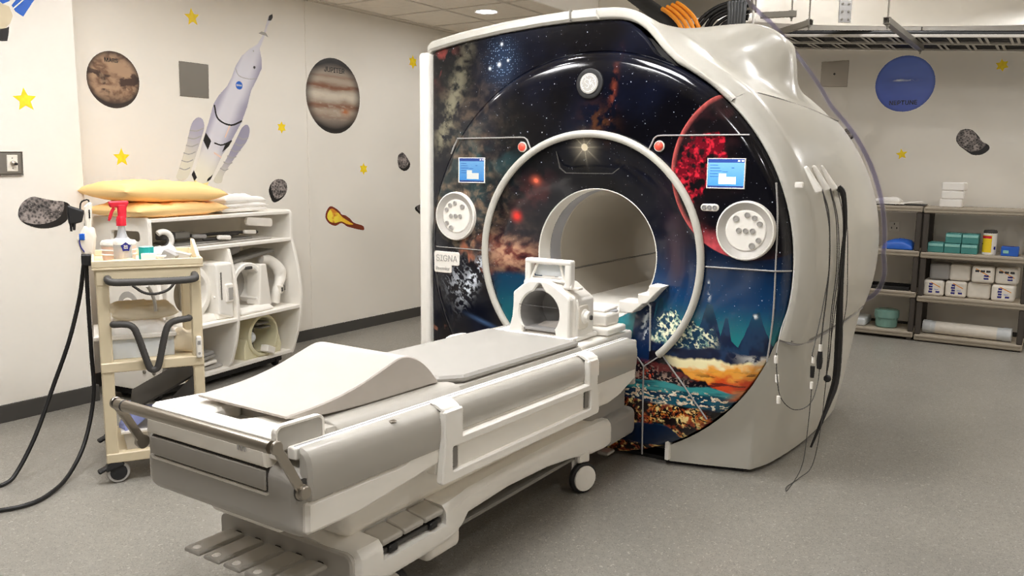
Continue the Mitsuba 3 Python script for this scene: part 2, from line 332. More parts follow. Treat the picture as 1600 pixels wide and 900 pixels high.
# ------------------------------------------------------------------ the scanner: bore axis along y at z = ZC, face at y = 0
ZC = 1.0
def f_art(p, n, uv):
    """the printed film on the scanner's face: deep space above, an alien shore below"""
    x, z = p.x, p.z
    C = mi.Color3f
    def blob(cx, cz, rx, rz, rot=0.0):
        c, s = math.cos(math.radians(rot)), math.sin(math.radians(rot))
        u, v = ((x-cx)*c+(z-cz)*s)/rx, (-(x-cx)*s+(z-cz)*c)/rz
        return dr.exp(-(u*u+v*v))
    w1 = fbm(x*3.1+5, z*3.1, 1.0, 4); w2 = fbm(x*7+w1*2.5, z*7+3, 2.0, 4); w3 = fbm(x*17+w2*2, z*17, 5.0, 3)
    fine = noise(x*60, z*60, 2.0)*0.6+noise(x*130, z*130, 4.0)*0.4
    col = mix(srgb(5, 5, 10), srgb(11, 14, 28), smoothstep(.35, .7, w1))
    # navy to teal sky low down
    low = smoothstep(1.30, 0.62, z+0.10*(w1-.5))
    right = smoothstep(-.35, .25, x)
    sky = mix(srgb(10, 16, 40), srgb(10, 62, 110), smoothstep(1.22, .86, z))
    sky = mix(sky, srgb(34, 128, 132), smoothstep(.86, .62, z))
    col = mix(col, sky, low*right)
    # nebulae
    w5 = fbm(x*30+w2*3, z*30, 8.0, 4)
    nl = blob(-.74, 1.22, .22, .48, 6)*smoothstep(.22, .80, w2*.55+w5*.45)*.8
    col = mix(col, mix(mix(srgb(40, 62, 66), srgb(70, 60, 58), smoothstep(.4, .6, w1)), srgb(150, 126, 102), smoothstep(.36, .78, w5*.7+w3*.3)), dr.clip(nl*1.25, 0, 1))
    col = mix(col, srgb(150, 92, 70), dr.clip(blob(-.72, .98, .16, .18)*smoothstep(.4, .75, w3)*1.1, 0, 1))
    col = mix(col, srgb(40, 84, 88), dr.clip(blob(-.62, 1.50, .2, .12)*smoothstep(.35, .7, w2)*.7, 0, 1))
    nt = blob(-.91, 1.66, .05, .36, -20)*smoothstep(.34, .74, w5)*.9
    col = mix(col, srgb(128, 124, 104), dr.clip(nt*1.2, 0, 1))
    col = mix(col, srgb(120, 52, 48), dr.clip(blob(-.94, 2.03, .07, .10)*smoothstep(.4, .7, w3)*1.2, 0, 1))
    of = blob(-.47, .985, .13, .085, -12)*smoothstep(.22, .72, w2*.5+w5*.5)*.85
    col = mix(col, mix(srgb(128, 64, 56), srgb(186, 142, 116), smoothstep(.34, .72, w5)), dr.clip(of*1.5, 0, 1))
    tf = smoothstep(.90, .86, z)*smoothstep(-.62, -.50, x)*smoothstep(-.12, -.25, x)*smoothstep(.52, .62, z)
    col = mix(col, mix(srgb(18, 58, 84), srgb(28, 96, 104), smoothstep(.85, .6, z)), tf*.95)
    col = mix(col, srgb(104, 48, 34), dr.clip(blob(.13, 1.80, .016, .13, -6)*smoothstep(.35, .65, w5)*.8, 0, 1))
    col = mix(col, srgb(84, 50, 26), dr.clip(blob(.055, 1.66, .07, .08, 40)*smoothstep(.25, .65, w5)*.75, 0, 1))
    col = mix(col, srgb(74, 30, 34), dr.clip(blob(-.33, 1.32, .10, .07, 30)*smoothstep(.4, .75, w3), 0, 1))
    col = mix(col, srgb(222, 48, 40), dr.clip(blob(-.438, 1.185, .020, .024)*1.2, 0, 1))
    col = mix(col, srgb(250, 120, 90), dr.clip(blob(-.318, 1.374, .009, .009)*1.3+blob(-.318, 1.374, .024, .022)*.5, 0, 1))
    col = mix(col, srgb(52, 34, 48), dr.clip(blob(.46, 1.08, .06, .26, 6)*smoothstep(.35, .65, w2)*.9, 0, 1))
    # the red planet
    dx, dz = x-.83, z-1.43
    rp = dr.sqrt(dx*dx+dz*dz); ins = smoothstep(.392, .387, rp)
    f4 = fbm(x*44, z*44, 7.0, 4); f5 = fbm(x*19+3, z*19, 9.0, 3)
    body = mix(srgb(17, 14, 18), srgb(44, 24, 28), smoothstep(.35, .7, f5)*.8)
    reg = dr.clip(blob(.60, 1.47, .12, .12, 40)*1.2+blob(.535, 1.38, .07, .09)*1.3+blob(.62, 1.555, .09, .05, 15), 0, 1)
    patch = smoothstep(.46, .64, f4*.6+f5*.4+(reg-.82)*.42)*smoothstep(.15, .55, reg)*.9
    body = mix(body, mix(srgb(110, 14, 30), srgb(216, 40, 60), smoothstep(.4, .7, fine)), patch)
    lim = smoothstep(.362, .389, rp)*smoothstep(-.05, .12, -dx*.95-.1)*smoothstep(1.10, 1.2, z)
    body = mix(body, srgb(196, 92, 88), dr.clip(lim*(.35+.7*f4)+smoothstep(.381, .390, rp)*smoothstep(0, .3, -dx)*.5, 0, 1))
    cres = smoothstep(.88, .76, x)*smoothstep(.20, .37, rp)*smoothstep(1.20, 1.10, z+.25*(x-.65))
    body = mix(body, srgb(206, 84, 92), dr.clip(cres*(.45+.8*f4), 0, 1))
    body = mix(body, srgb(9, 9, 16), dr.clip(smoothstep(.70, .80, x)*smoothstep(1.02, 1.16, z)+smoothstep(.56, .66, x)*smoothstep(1.34, 1.28, z)*smoothstep(1.12, 1.20, z), 0, 1))
    col = mix(col, body, ins*smoothstep(1.02, 1.06, z))
    # stars in four sizes
    for sc, th, rr, br in ((26., .93, .07, .8), (13., .90, .045, .9), (60., .965, .14, .4), (110., .98, .2, .25)):
        u, v = x*sc+sc*.37, z*sc+sc*.11
        ci, cj = dr.floor(u), dr.floor(v)
        ou, ov = .2+.6*cell_rand(ci, cj, 11.0), .2+.6*cell_rand(ci, cj, 12.0)
        d = dr.sqrt(dr.square(u-ci-ou)+dr.square(v-cj-ov))
        on = dr.select(cell_rand(ci, cj, sc) > th, 1.0, 0.0)
        s = smoothstep(rr, rr*.25, d)*on*br*(.4+.6*cell_rand(ci, cj, 13.0))
        col = mix(col, srgb(214, 224, 240), dr.clip(s*smoothstep(.66, .74, z), 0, 1))
    # the open cluster and the single bright star
    u, v = x*80, z*80
    ci, cj = dr.floor(u), dr.floor(v)
    d = dr.sqrt(dr.square(u-ci-.25-.5*cell_rand(ci, cj, 21.0))+dr.square(v-cj-.25-.5*cell_rand(ci, cj, 22.0)))
    cl_ = smoothstep(.32, .05, d)*dr.select(cell_rand(ci, cj, 5.0) > .55, 1.0, 0.0)*dr.clip(blob(-.545, 1.99, .065, .085)*1.6, 0, 1)
    col = mix(col, srgb(176, 206, 238), cl_*.9)
    col = mix(col, srgb(60, 84, 120), dr.clip(blob(-.545, 1.99, .09, .11)*.38*w2*1.6, 0, 1))
    col = mix(col, srgb(238, 246, 255), dr.clip(blob(-.555, 1.972, .009, .009)*1.4+blob(-.50, 1.99, .006, .006)+blob(-.54, 2.075, .007, .007)+blob(-.615, 1.955, .007, .007), 0, 1))
    sx, sz = x+.027, z-1.542
    sr = dr.sqrt(sx*sx+sz*sz)
    ray = dr.power(dr.abs(dr.cos(dr.atan2(sz, sx)*4.0)), 24.0)*dr.exp(-sr*sr/.0030)*.30
    col = mix(col, srgb(252, 240, 212), dr.clip(smoothstep(.020, .014, sr)+ray+dr.exp(-sr*sr/.0025)*.3, 0, 1))
    # ---- the shore, lower right
    rid = lambda a, b, cc, o=4: 1-dr.abs(2*fbm(a, b, cc, o)-1)
    ridge = lambda a, b, f, s: a+b*(fbm(x*f, s, 3.0, 4)-.5)*2
    jag = (fbm(x*34, 2.0, 5.0, 4)-.5)*.05
    def peak(cx, top, base, half):
        return dr.minimum(top, base+(top-base)*(1.18-1.18*dr.abs(x-cx)/half))+jag
    far = dr.maximum(dr.maximum(peak(.872, .800, .58, .095), peak(.655, .83, .58, .085)), dr.maximum(peak(.738, .775, .58, .045), peak(.39, .82, .62, .055)))
    far = dr.maximum(far, ridge(.635, .05, 12, 1.0))
    inr = smoothstep(.27, .30, x)
    m = smoothstep(0, .005, far-z)*inr
    mcol = mix(srgb(12, 30, 64), srgb(20, 52, 86), smoothstep(.4, .7, fbm(x*24, z*18, 8.0, 3)))
    mcol = mix(mcol, srgb(30, 92, 104), smoothstep(.70, .82, z)*.35)
    tipsn = dr.clip(blob(.868, .79, .008, .008)+blob(.645, .92, .005, .012)+.8*blob(.65, .86, .008, .018), 0, 1)*smoothstep(.45, .6, fbm(x*70, z*70, 3.0, 2))
    mcol = mix(mcol, srgb(220, 226, 226), tipsn)
    col = mix(col, mcol, m); col = mix(col, srgb(220, 228, 232), tipsn*.8)
    mh = dr.maximum(.775-.62*dr.abs(x-.455), .745-.55*dr.abs(x-.60))+.05*(fbm(x*28, 4.0, 2.0, 4)-.5)*2
    mh = dr.maximum(mh, .72-1.1*dr.abs(x-.345)+jag)
    mm = smoothstep(0, .006, mh-z)*inr*smoothstep(.72, .66, x)
    r1_ = rid(x*32+z*40, z*30-x*26, 6.0); r2_ = fbm(x*74, z*84, 4.0, 3); r3_ = fbm(x*16, z*16, 2.0, 3)
    spk = smoothstep(.69, .86, r1_*.55+r2_*.35+r3_*.25)
    snc = mix(mix(srgb(16, 40, 72), srgb(30, 70, 92), r3_), mix(srgb(140, 172, 156), srgb(236, 236, 206), smoothstep(.42, .64, r2_)), spk)
    col = mix(col, snc, mm*smoothstep(.605, .63, z+.03*w3))
    dark = smoothstep(0, .02, ridge(.62, .03, 6, 4.0)-z)*inr
    col = mix(col, mix(srgb(14, 26, 56), srgb(22, 48, 84), smoothstep(.5, .7, w3)), dark)
    sc2 = smoothstep(.58, .80, rid(x*26, z*40, 11.0)*.7+r2_*.4)*smoothstep(.74, .92, x+.6*(z-.60))*smoothstep(.67, .63, z)
    col = mix(col, srgb(228, 226, 220), sc2*dark)
    # fire-lit cloud bank
    fl = .552+.13*(dr.maximum(x, .62)-.62)+.03*(fbm(x*16, 5.0, 3.0, 4)-.5)*2
    band = smoothstep(-.004, .012, fl-z)*smoothstep(.40, .56, x+.6*(z-.5))
    hgt = (z-.46-.16*(x-.6))/.09
    fcol = mix(srgb(244, 168, 66), srgb(252, 240, 190), smoothstep(.30, .85, hgt+1.1*(fbm(x*22, z*34, 2.0, 4)-.5)))
    fcol = mix(fcol, srgb(214, 74, 34), smoothstep(.18, -.4, hgt+1.3*(fbm(x*15, z*24, 6.0, 4)-.5)))
    fcol = mix(fcol, srgb(60, 22, 30), smoothstep(.56, .66, fbm(x*18-z*30, z*66, 9.0, 4))*smoothstep(.5, .0, hgt)*.8)
    fcol = mix(fcol, srgb(236, 214, 190), smoothstep(.80, .92, x)*smoothstep(.60, .75, rid(x*30, z*40, 1.0))*smoothstep(.4, .9, hgt))
    col = mix(col, fcol, band)
    # lava hill and its pebbles
    hz_ = .61-.44*(x-.30)+.03*(fbm(x*20, 3.0, 1.0, 3)-.5)*2
    hill = inr*smoothstep(0, .010, hz_-z)*smoothstep(.84, .70, x+.12*(w2-.5))
    hc = mix(srgb(20, 15, 24), srgb(96, 36, 38), smoothstep(.50, .68, fbm(x*18, z*30, 4.0, 4)))
    peb = smoothstep(.54, .62, fbm(x*90, z*130, 3.0, 3))
    hc = mix(hc, srgb(176, 150, 136), peb*smoothstep(.52, .45, z+.25*(x-.4))*.75)
    col = mix(col, hc, hill)
    col = mix(col, srgb(228, 88, 62), dr.clip(blob(.38, .455, .035, .020)*1.2, 0, 1)*smoothstep(.40, .56, fbm(x*70, z*70, 2., 2)))
    # river, boulders, orange rocks, deep water
    riv = smoothstep(.430, .420, z+.03*(fbm(x*9, 6.0, 2.0, 3)-.5))*smoothstep(.84, .74, x-.9*(z-.40))
    rc = mix(srgb(24, 72, 88), srgb(60, 148, 150), smoothstep(.35, .65, fbm(x*7, z*52, 4.0, 3)))
    col = mix(col, rc, riv)
    glow = mix(srgb(240, 150, 90), srgb(206, 60, 36), smoothstep(.4, .65, fbm(x*20, z*24, 8.0, 3)))
    col = mix(col, glow, (1-riv)*smoothstep(.445, .42, z)*smoothstep(.72, .78, x-.9*(z-.40))*smoothstep(.34, .37, z))
    wat = mix(srgb(14, 44, 72), srgb(24, 82, 102), smoothstep(.4, .6, fbm(x*14, z*50, 1.0, 3)))
    col = mix(col, wat, smoothstep(.388, .365, z+.02*(w2-.5))*smoothstep(.9, .80, x))
    bl = smoothstep(.55, .62, fbm(x*52, z*92, 12.0, 4))*smoothstep(.405, .385, z+.03*(w2-.5))*smoothstep(.295, .325, z)
    col = mix(col, mix(srgb(222, 196, 168), srgb(244, 236, 214), smoothstep(.45, .6, r2_)), bl*.95)
    q1 = fbm(x*26+2, z*30, 3.0, 4); q2 = fbm(x*60, z*64, 5.0, 3); q3 = rid(x*34, z*36, 7.0)
    orc = mix(srgb(24, 15, 16), srgb(150, 60, 32), smoothstep(.42, .58, q1))
    orc = mix(orc, mix(srgb(232, 150, 60), srgb(246, 222, 150), smoothstep(.45, .62, q2)), smoothstep(.50, .66, q1*.6+q2*.42))
    orc = mix(orc, srgb(18, 12, 14), smoothstep(.86, .95, q3))
    lowb = .205-.10*smoothstep(.46, .60, x)+.03*(w3-.5)
    ob = smoothstep(.322, .306, z+.04*(w2-.5))*smoothstep(-.004, .008, z-lowb)
    col = mix(col, orc, ob)
    col = mix(col, mix(srgb(10, 22, 46), srgb(14, 36, 66), w3), smoothstep(.004, -.008, z-lowb))
    col = mix(col, orc, smoothstep(.100, .088, z+.03*(w3-.5))*smoothstep(.55, .47, x))
    # dark leaf of the dock door right of the table
    dd = smoothstep(.235, .25, x)*smoothstep(.362, .356, x)*smoothstep(.50, .53, z)*smoothstep(.0, .012, .745+.42*(x-.243)+.02-z)*smoothstep(.800, .795, z)
    dst = dr.clip(blob(.31, .71, .012, .05, -14)+blob(.325, .64, .010, .03, -10), 0, 1)*smoothstep(.42, .58, fbm(x*60, z*60, 2.0, 3))
    col = mix(col, mix(srgb(12, 34, 70), srgb(216, 222, 226), dst), dd)
    # dark headland, lower left, with snow streaks and a brown corner
    hl = smoothstep(0, .02, (1.03-.62*(x+.86)+.16*(w2-.5))-z)*smoothstep(.012, -.012, x+.60-(.90-z)*.42+.05*(w5-.5))
    hl = dr.maximum(hl, smoothstep(-.905, -.935, x+.10*dr.sin(z*7.0)+.03*(w2-.5))*smoothstep(.95, 1.05, z)*smoothstep(1.62, 1.45, z))
    col = mix(col, srgb(9, 12, 24), hl)
    ss = dr.clip((blob(-.70, .82, .036, .12, -30)+blob(-.645, .93, .016, .07, -36)+.45*blob(-.80, .82, .07, .09))*1.25, 0, 1)
    ss = ss*smoothstep(.66, .86, (1-dr.abs(2*fbm(x*30+z*22, z*20-x*8, 9.0, 4)-1))*.6+fbm(x*80, z*80, 3.0, 3)*.5)
    col = mix(col, srgb(206, 212, 222), ss)
    bb = smoothstep(.62, .40, z)*smoothstep(-.80, -.93, x+.1*(w2-.5))
    col = mix(col, mix(srgb(16, 12, 14), srgb(168, 112, 86), smoothstep(.55, .68, w3)), bb)
    col = mix(col, srgb(60, 84, 120), dr.clip(blob(-.62, .60, .10, .012, -16)*.9, 0, 1))
    return col
mat('art', mikit.proc(f_art), 0.10, 0.5)

S = thing('mri_scanner', 'large off white scanner with a space scene printed round its bore', 'medical scanner')
# corner panel behind the round disc
R0 = 1.005
out = [(-1.005, .03), (-1.005, 2.045), (-.985, 2.068), (-.8, 2.10), (-.533, 2.13), (-.3, 2.145), (-.118, 2.15), (.05, 2.145), (.15, 2.137), (.19, 2.122), (.235, 2.09), (.276, 2.05), (.325, 1.985), (.36, 1.945), (.425, 1.90), (.52, 1.84), (0, 1.5), (0, .03)]
corner = Polygon(out).difference(Point(0, ZC).buffer(R0-.012, quad_segs=40)).difference(sbox(-.2, .0, .2, .2))
corner = max(getattr(corner, 'geoms', [corner]), key=lambda g: g.area)
part(S, 'corner_panel', exz(corner, .035, .075, .012), 'art', 35)
# the disc: rings of constant radius, cut off near the floor
rs = [(.585, .012), (.600, .002), (.63, 0), (.75, -.002), (.9, 0), (.95, .004), (.975, .010), (.992, .022), (1.001, .036), (1.005, .055), (1.006, .09)]
th = np.linspace(0, 2*np.pi, 181)
P = []
for r, y in rs:
    row = []
    for a in th:
        rr, yy = r, y
        if math.sin(a) < 0 and ZC+r*math.sin(a) < .022: rr = .978/(-math.sin(a))
        row.append((rr*math.cos(a), yy, ZC+rr*math.sin(a)))
    P.append(row)
part(S, 'face_disc', grid(P), 'art', 40)
fun = [(.600, .004), (.58, .006), (.54, .016), (.50, .030), (.46, .047), (.42, .066), (.385, .084), (.355, .099), (.340, .106)]
def ly(prof, n=72): 
    a = np.arange(n)*2*np.pi/n
    return ringmesh(np.array([np.column_stack([r*np.cos(a), np.full(n, y), ZC+r*np.sin(a)]) for r, y in prof]), caps=False)
part(S, 'bore_funnel', ly(fun, 96), 'art', 60)
part(S, 'bore_lip', ly([(.343, .108), (.338, .104), (.334, .108), (.334, .215), (.336, .22)]), 'white', 40)
part(S, 'bore_band', ly([(.335, .22), (.335, .328), (.337, .33)]), 'bore_band', 40)
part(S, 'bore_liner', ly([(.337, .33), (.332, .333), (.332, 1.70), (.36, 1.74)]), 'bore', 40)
for zz in (.878, ):
    for s in (-1, 1):
        xx = s*math.sqrt(.332**2-(zz-ZC)**2)
        part(S, 'bore_groove', cbox(xx-.006, xx+.006, .34, 1.69, zz-.004, zz+.004, .001), 'dark_grey')
part(S, 'bore_bed', rbox(-.235, .235, .12, 1.68, .67, .735, .02), 'white', 35)
for s in (-1, 1): part(S, 'bore_bed_rail', cbox(s*.235-.006, s*.235+.006, .20, 1.68, .716, .742, .002), 'charcoal')
a = np.linspace(math.radians(-47), math.radians(227), 120)
part(S, 'halo_ring', tube(np.column_stack([.607*np.cos(a), np.full(120, -.012), ZC+.607*np.sin(a)]), .0185, 12), 'shell', 60)
# the reading panel recess over the bore
rec = LineString([(-.19, 1.535), (-.165, 1.44), (-.13, 1.415), (.13, 1.415), (.165, 1.44)])
part(S, 'recess_edge', exz(rec.buffer(.0022), .012, .02), 'charcoal')
# seams as fine metal coloured strips
def seam(pts, r=.0042, y=-.004): part(S, 'seam_strip', tube([(x, y, z) for x, z in pts], r, 6, flat=1.0), 'trimline', 50)
for s in (-1, 1):
    seam([(s*.325, 1.525), (s*.352, 1.582), (s*.368, 1.592), (s*.39, 1.594), (s*.80, 1.592)])
seam([(-.80, 1.592), (-.828, 1.55), (-.846, 1.51)], y=.002)
seam([(.626, .998), (.94, 1.001)]); part(S, 'seam_strip', tube([(.94, -.004, 1.001), (.985, .012, 1.003), (1.004, .04, 1.003)], .0042, 6), 'trimline', 50)
seam([(-.626, .994), (-.94, .996)], .003)
part(S, 'seam_strip', tube([(-.94, .0, .996), (-1.0, .03, .996)], .003, 6), 'trimline', 50)
part(S, 'seam_strip', tube(spl([(.927, .002, 1.387), (.941, .003, 1.236), (.944, .003, 1.04), (.945, .003, .80), (.93, .003, .59)], 6), .0042, 6), 'trimline', 50)
seam([(.43, .558), (.337, .488), (.342, .20), (.345, .045)])
seam([(.43, .558), (.55, .42), (.667, .28)])
seam([(.337, .488), (.302, .53)])
# plug-in dock frame at the right of the table
dk = LineString([(.243, .745), (.272, .79), (.35, .797), (.361, .785), (.366, .57)]).buffer(.0032)
part(S, 'dock_frame', exz(dk, -.005, .003), 'trimline', 40)
# stepped white docking bracket under the bore
st = Polygon([(.20, .74), (.20, .80), (.30, .80), (.30, .842), (.355, .842), (.355, .888), (.43, .888), (.40, .86), (.345, .80), (.325, .795), (.27, .745)])
part(S, 'dock_bracket', exz(st, -.015, .11, .004), 'white', 30)
# white edge strips
def band(pts, w, y0, y1, b): return exz(LineString(pts).buffer(w, cap_style=2, join_style=2), y0, y1, b)
part(S, 'side_edge', rbox(-1.078, -1.006, .0, 1.70, .03, 2.062, .022), 'white', 35)
topl = np.array([(-1.03, 2.07), (-1.0, 2.095), (-.80, 2.128), (-.533, 2.156), (-.3, 2.172), (-.118, 2.178), (.03, 2.177)])
ledge = Polygon(np.vstack([topl+[0, .026], (topl-[0, .026])[::-1]]))
part(S, 'top_edge', exz(ledge.buffer(.006).buffer(-.006), .015, 1.66, .012), 'shell', 40)
part(S, 'inner_housing', exz(Polygon([(-1.0, .06), (-1.0, 2.05), (-.5, 2.12), (0, 2.14), (.28, 2.05), (.62, 1.72), (.80, 1.35), (.80, .62), (.60, .3), (.45, .06)]).difference(Point(0, ZC).buffer(.42)), .095, 1.64), 'charcoal')
# ---- right hand shell
from scipy.interpolate import PchipInterpolator
def polar(ang, r, y): a = np.radians(ang); return np.stack([r*np.cos(a), y+0*r, ZC+r*np.sin(a)], -1)
split = lambda y: np.interp(y, [.05, .13, 1.4, 2], [46.5, 45.5, 41, 41])
def shell(lo, hi, keys, ns):
    """sheet through the outlines (y, radius over the angle), from the angle lo(y) to hi(y)"""
    t = np.linspace(0, 1, 60)
    K = np.array([polar(a, PchipInterpolator(r[0], r[1])(a) if np.ndim(r) else np.full_like(a, r), y) for y, r in keys for a in [lo(y)+(hi(y)-lo(y))*t]])
    return grid(PchipInterpolator(np.arange(len(keys)), K, axis=0)(np.linspace(0, len(keys)-1, ns)))
side = shell(lambda y: -17.5, split, [(.055, 1.006), (.030, 1.018), (.036, 1.035), (.075, 1.075), (.125, 1.100), (.40, 1.112), (.95, 1.120), (1.45, 1.108), (1.66, 1.070), (1.74, .98), (1.75, .5)], 80)
part(S, 'side_cover', side, 'shell', 50)
tA = [40, 45, 48.5, 52, 55, 58, 61, 64, 67, 70, 73, 76, 79, 82, 85, 90, 94]
r_in = [1.006, 1.008, 1.008, 1.010, 1.012, 1.012, 1.014, 1.016, 1.030, 1.052, 1.085, 1.118, 1.140, 1.150, 1.152, 1.150, 1.152]
r_fr = [1.040, 1.042, 1.044, 1.045, 1.046, 1.048, 1.052, 1.060, 1.078, 1.105, 1.140, 1.172, 1.194, 1.204, 1.206, 1.205, 1.206]
r_va = [1.103, 1.100, 1.096, 1.092, 1.090, 1.090, 1.092, 1.096, 1.106, 1.122, 1.146, 1.170, 1.188, 1.199, 1.204, 1.205, 1.206]
r_v2 = [1.112, 1.102, 1.090, 1.082, 1.080, 1.082, 1.088, 1.098, 1.112, 1.130, 1.150, 1.164, 1.178, 1.188, 1.196, 1.200, 1.202]
r_h0 = [1.116, 1.108, 1.100, 1.106, 1.125, 1.150, 1.176, 1.192, 1.200, 1.200, 1.196, 1.192, 1.190, 1.190, 1.194, 1.198, 1.20]
r_hp = [1.120, 1.125, 1.160, 1.225, 1.290, 1.320, 1.328, 1.322, 1.306, 1.282, 1.260, 1.240, 1.226, 1.214, 1.206, 1.200, 1.20]
r_he = [1.110, 1.105, 1.102, 1.118, 1.165, 1.240, 1.305, 1.316, 1.305, 1.282, 1.260, 1.240, 1.226, 1.214, 1.206, 1.200, 1.20]
tb = lambda r: (tA, r)
top = shell(split, lambda y: 94, [(.055, tb(r_in)), (.028, tb(np.array(r_in)+.010)), (.020, tb(np.array(r_fr)-.012)), (.045, tb(r_fr)), (.13, tb(r_va)), (.30, tb(r_v2)), (.55, tb(r_h0)), (.765, tb(np.array(r_hp)-.006)), (.81, tb(r_hp)), (1.0, tb(np.array(r_hp)*.5+np.array(r_he)*.5)), (1.20, tb(r_he)), (1.26, tb(np.array(r_he)-.02)), (1.40, 1.10), (1.64, 1.0), (1.66, .5)], 120)
part(S, 'top_cover', top, 'shell', 50)
js = np.linspace(0, 1, 40)
jy = np.interp(js, [0, .06, .14, .3, .6, 1], [.035, .07, .15, .40, .95, 1.5])
part(S, 'cover_joint', tube(polar(split(jy), np.interp(js, [0, .06, .14, .3, .6, 1], [1.02, 1.07, 1.102, 1.112, 1.118, 1.11]), jy), .004, 6), 'dark_grey')
# lower skirt: Coons patches
def coons(b, t, l, r, m=24, n=30):
    """boundary curves as functions of 0..1: bottom, top, left, right"""
    u, v = np.meshgrid(np.linspace(0, 1, n), np.linspace(0, 1, m))
    u, v = u[..., None], v[..., None]
    B, Tt, L, Rr = b(u[0, :, 0])[None], t(u[0, :, 0])[None], l(v[:, 0, 0])[:, None], r(v[:, 0, 0])[:, None]
    c00, c10, c01, c11 = B[:, :1], B[:, -1:], Tt[:, :1], Tt[:, -1:]
    return (1-v)*B+v*Tt+(1-u)*L+u*Rr-((1-u)*(1-v)*c00+u*(1-v)*c10+(1-u)*v*c01+u*v*c11)
def curve(pts, k=12):
    Q = spl(pts, k); s = np.concatenate([[0], np.cumsum(np.linalg.norm(np.diff(Q, axis=0), axis=1))]); s /= s[-1]
    return lambda t: np.stack([np.interp(t, s, Q[:, i]) for i in range(3)], -1)
edge = lambda t: polar(-63+t*(63-32), np.full_like(t, 1.012), .045)
cr0, cr1 = np.array((.835, .16, .02)), polar(-32.0, np.array(1.012), .045)
crease = curve([cr0, (.845, .15, .20), (.862, .115, .33), tuple(cr1)])
frontp = coons(curve([(.465, .05, .02), (.60, .085, .02), (.74, .13, .02), tuple(cr0)]), edge, curve([(.465, .05, .02), (.463, .048, .08), tuple(edge(np.array(0.)))]), crease)
sd_t = lambda t: curve([tuple(cr1), (.915, .045, .575), (.965, .05, .695), (1.03, .10, .692), (1.055, .20, .686), (1.062, .6, .670), (1.055, 1.1, .652), (1.015, 1.62, .64)])(t)
sidep = coons(curve([tuple(cr0), (.885, .32, .02), (.93, .7, .02), (.94, 1.15, .02), (.93, 1.45, .02), (.90, 1.66, .02)]), sd_t, crease, curve([(.90, 1.66, .02), (.95, 1.66, .3), (1.015, 1.62, .64)]), 24, 50)
u = np.linspace(0, 1, 50)[None, :, None]; v = np.linspace(0, 1, 24)[:, None, None]
sidep = sidep+np.array([.022, 0, 0])*(np.sin(np.pi*v)*np.sin(np.pi*np.clip(u*1.0, 0, 1))**.7)
lower = cat(grid(frontp), grid(sidep)); lower.merge_vertices()
part(S, 'lower_cover', lower, 'shell', 42)
part(S, 'cover_joint', tube(np.array([polar(-17.8, np.array(1.012+.0*i), .045) for i in range(1)]+[polar(-17.9, np.array(r), y) for r, y in ((1.06, .06), (1.085, .10), (1.108, .25), (1.122, .9), (1.11, 1.4), (1.075, 1.62))]), .006, 6), 'trimline')
part(S, 'joint_shadow_gap', tube(np.array([polar(-17.2, np.array(r), y) for r, y in ((1.06, .06), (1.086, .10), (1.109, .25), (1.120, .9), (1.108, 1.4), (1.073, 1.62))]), .0045, 6), 'dark_grey')
part(S, 'top_joint', cbox(-.123, -.117, .002, .06, 2.152, 2.2055, .001), 'dark_grey')
part(S, 'base_plinth', exz(sbox(-.98, .0, .45, .02), .09, 1.6), 'black')
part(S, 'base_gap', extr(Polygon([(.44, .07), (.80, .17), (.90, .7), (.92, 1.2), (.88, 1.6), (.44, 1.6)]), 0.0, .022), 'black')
part(S, 'kick_end', cbox(.452, .472, .02, .07, .03, .135, .003), 'white')
# ---- controls
def fl(prof, n, cx, cz, y=0.0): return mv(lathe(prof, n, 'y', (0, 0, 0), False), (cx, y, cz), s=(1, -1, 1))
KEY = lambda r: [(r, 0), (r, .006), (r*.8, .007), (r*.72, .004), (r*.42, .004), (.0005, .006)]
def dial(s):
    cx, cz = s*.806, 1.172
    d = part(S, 'control_dial', fl([(.0005, .004), (.092, .004), (.098, .006), (.110, .014), (.122, .021), (.125, .022)], 56, cx, cz), 'table_panel', 40)
    part(d, 'bezel', fl([(.122, .020), (.125, .0225), (.130, .021), (.133, .015), (.134, -.01)], 56, cx, cz), 'white', 40)
    part(d, 'dial_face', fl([(.0005, .008), (.088, .008), (.092, .004)], 44, cx, cz), 'white', 40)
    for bx, bz, r in [(-.045, .052, .0145), (.005, .070, .0125), (.038, .058, .0125), (.062, .033, .0125), (-.030, .0, .0125), (.001, .0, .0125), (.032, .0, .0125), (.060, -.040, .0125), (.032, -.066, .0145)]:
        part(d, 'button', fl(KEY(r), 18, cx+bx*s, cz+bz, -.007), 'key_grey', 30)
for s in (-1, 1): dial(s)
# small three key strip beside the right dial
k3 = part(S, 'key_strip', exz(rrect(.592, .678, 1.252, 1.286, .0165), -.006, .002, .003), 'white', 40)
for i in range(3): part(k3, 'button', fl(KEY(.0105), 18, .61+i*.025, 1.269, -.005), 'trimline', 30)
def screen(s):
    cx, cz, w, h = s*.703, 1.423, .088, .068
    f = part(S, 'touch_screen', exz(sbox(cx-w, cz-h, cx+w, cz+h).difference(sbox(cx-w+.005, cz-h+.005, cx+w-.005, cz+h-.005)), -.007, .002, .001), 'white')
    g = tm([(cx-w+.005, -.003, cz-h+.005), (cx+w-.005, -.003, cz-h+.005), (cx+w-.005, -.003, cz+h-.005), (cx-w+.005, -.003, cz+h-.005)], [[0, 1, 2, 3]])
    k = part(f, 'display', g, 'black', uv=np.array([[0, 0], [1, 0], [1, 1], [0, 1.0]])); E = 1.15 if s > 0 else .75
    scene[k]['emitter'] = {'type': 'area', 'radiance': mikit.proc(lambda p, n, uv, cx=cx, cz=cz, E=E: f_screen((p.x-cx)/.083, (p.z-cz)/.063, E))}
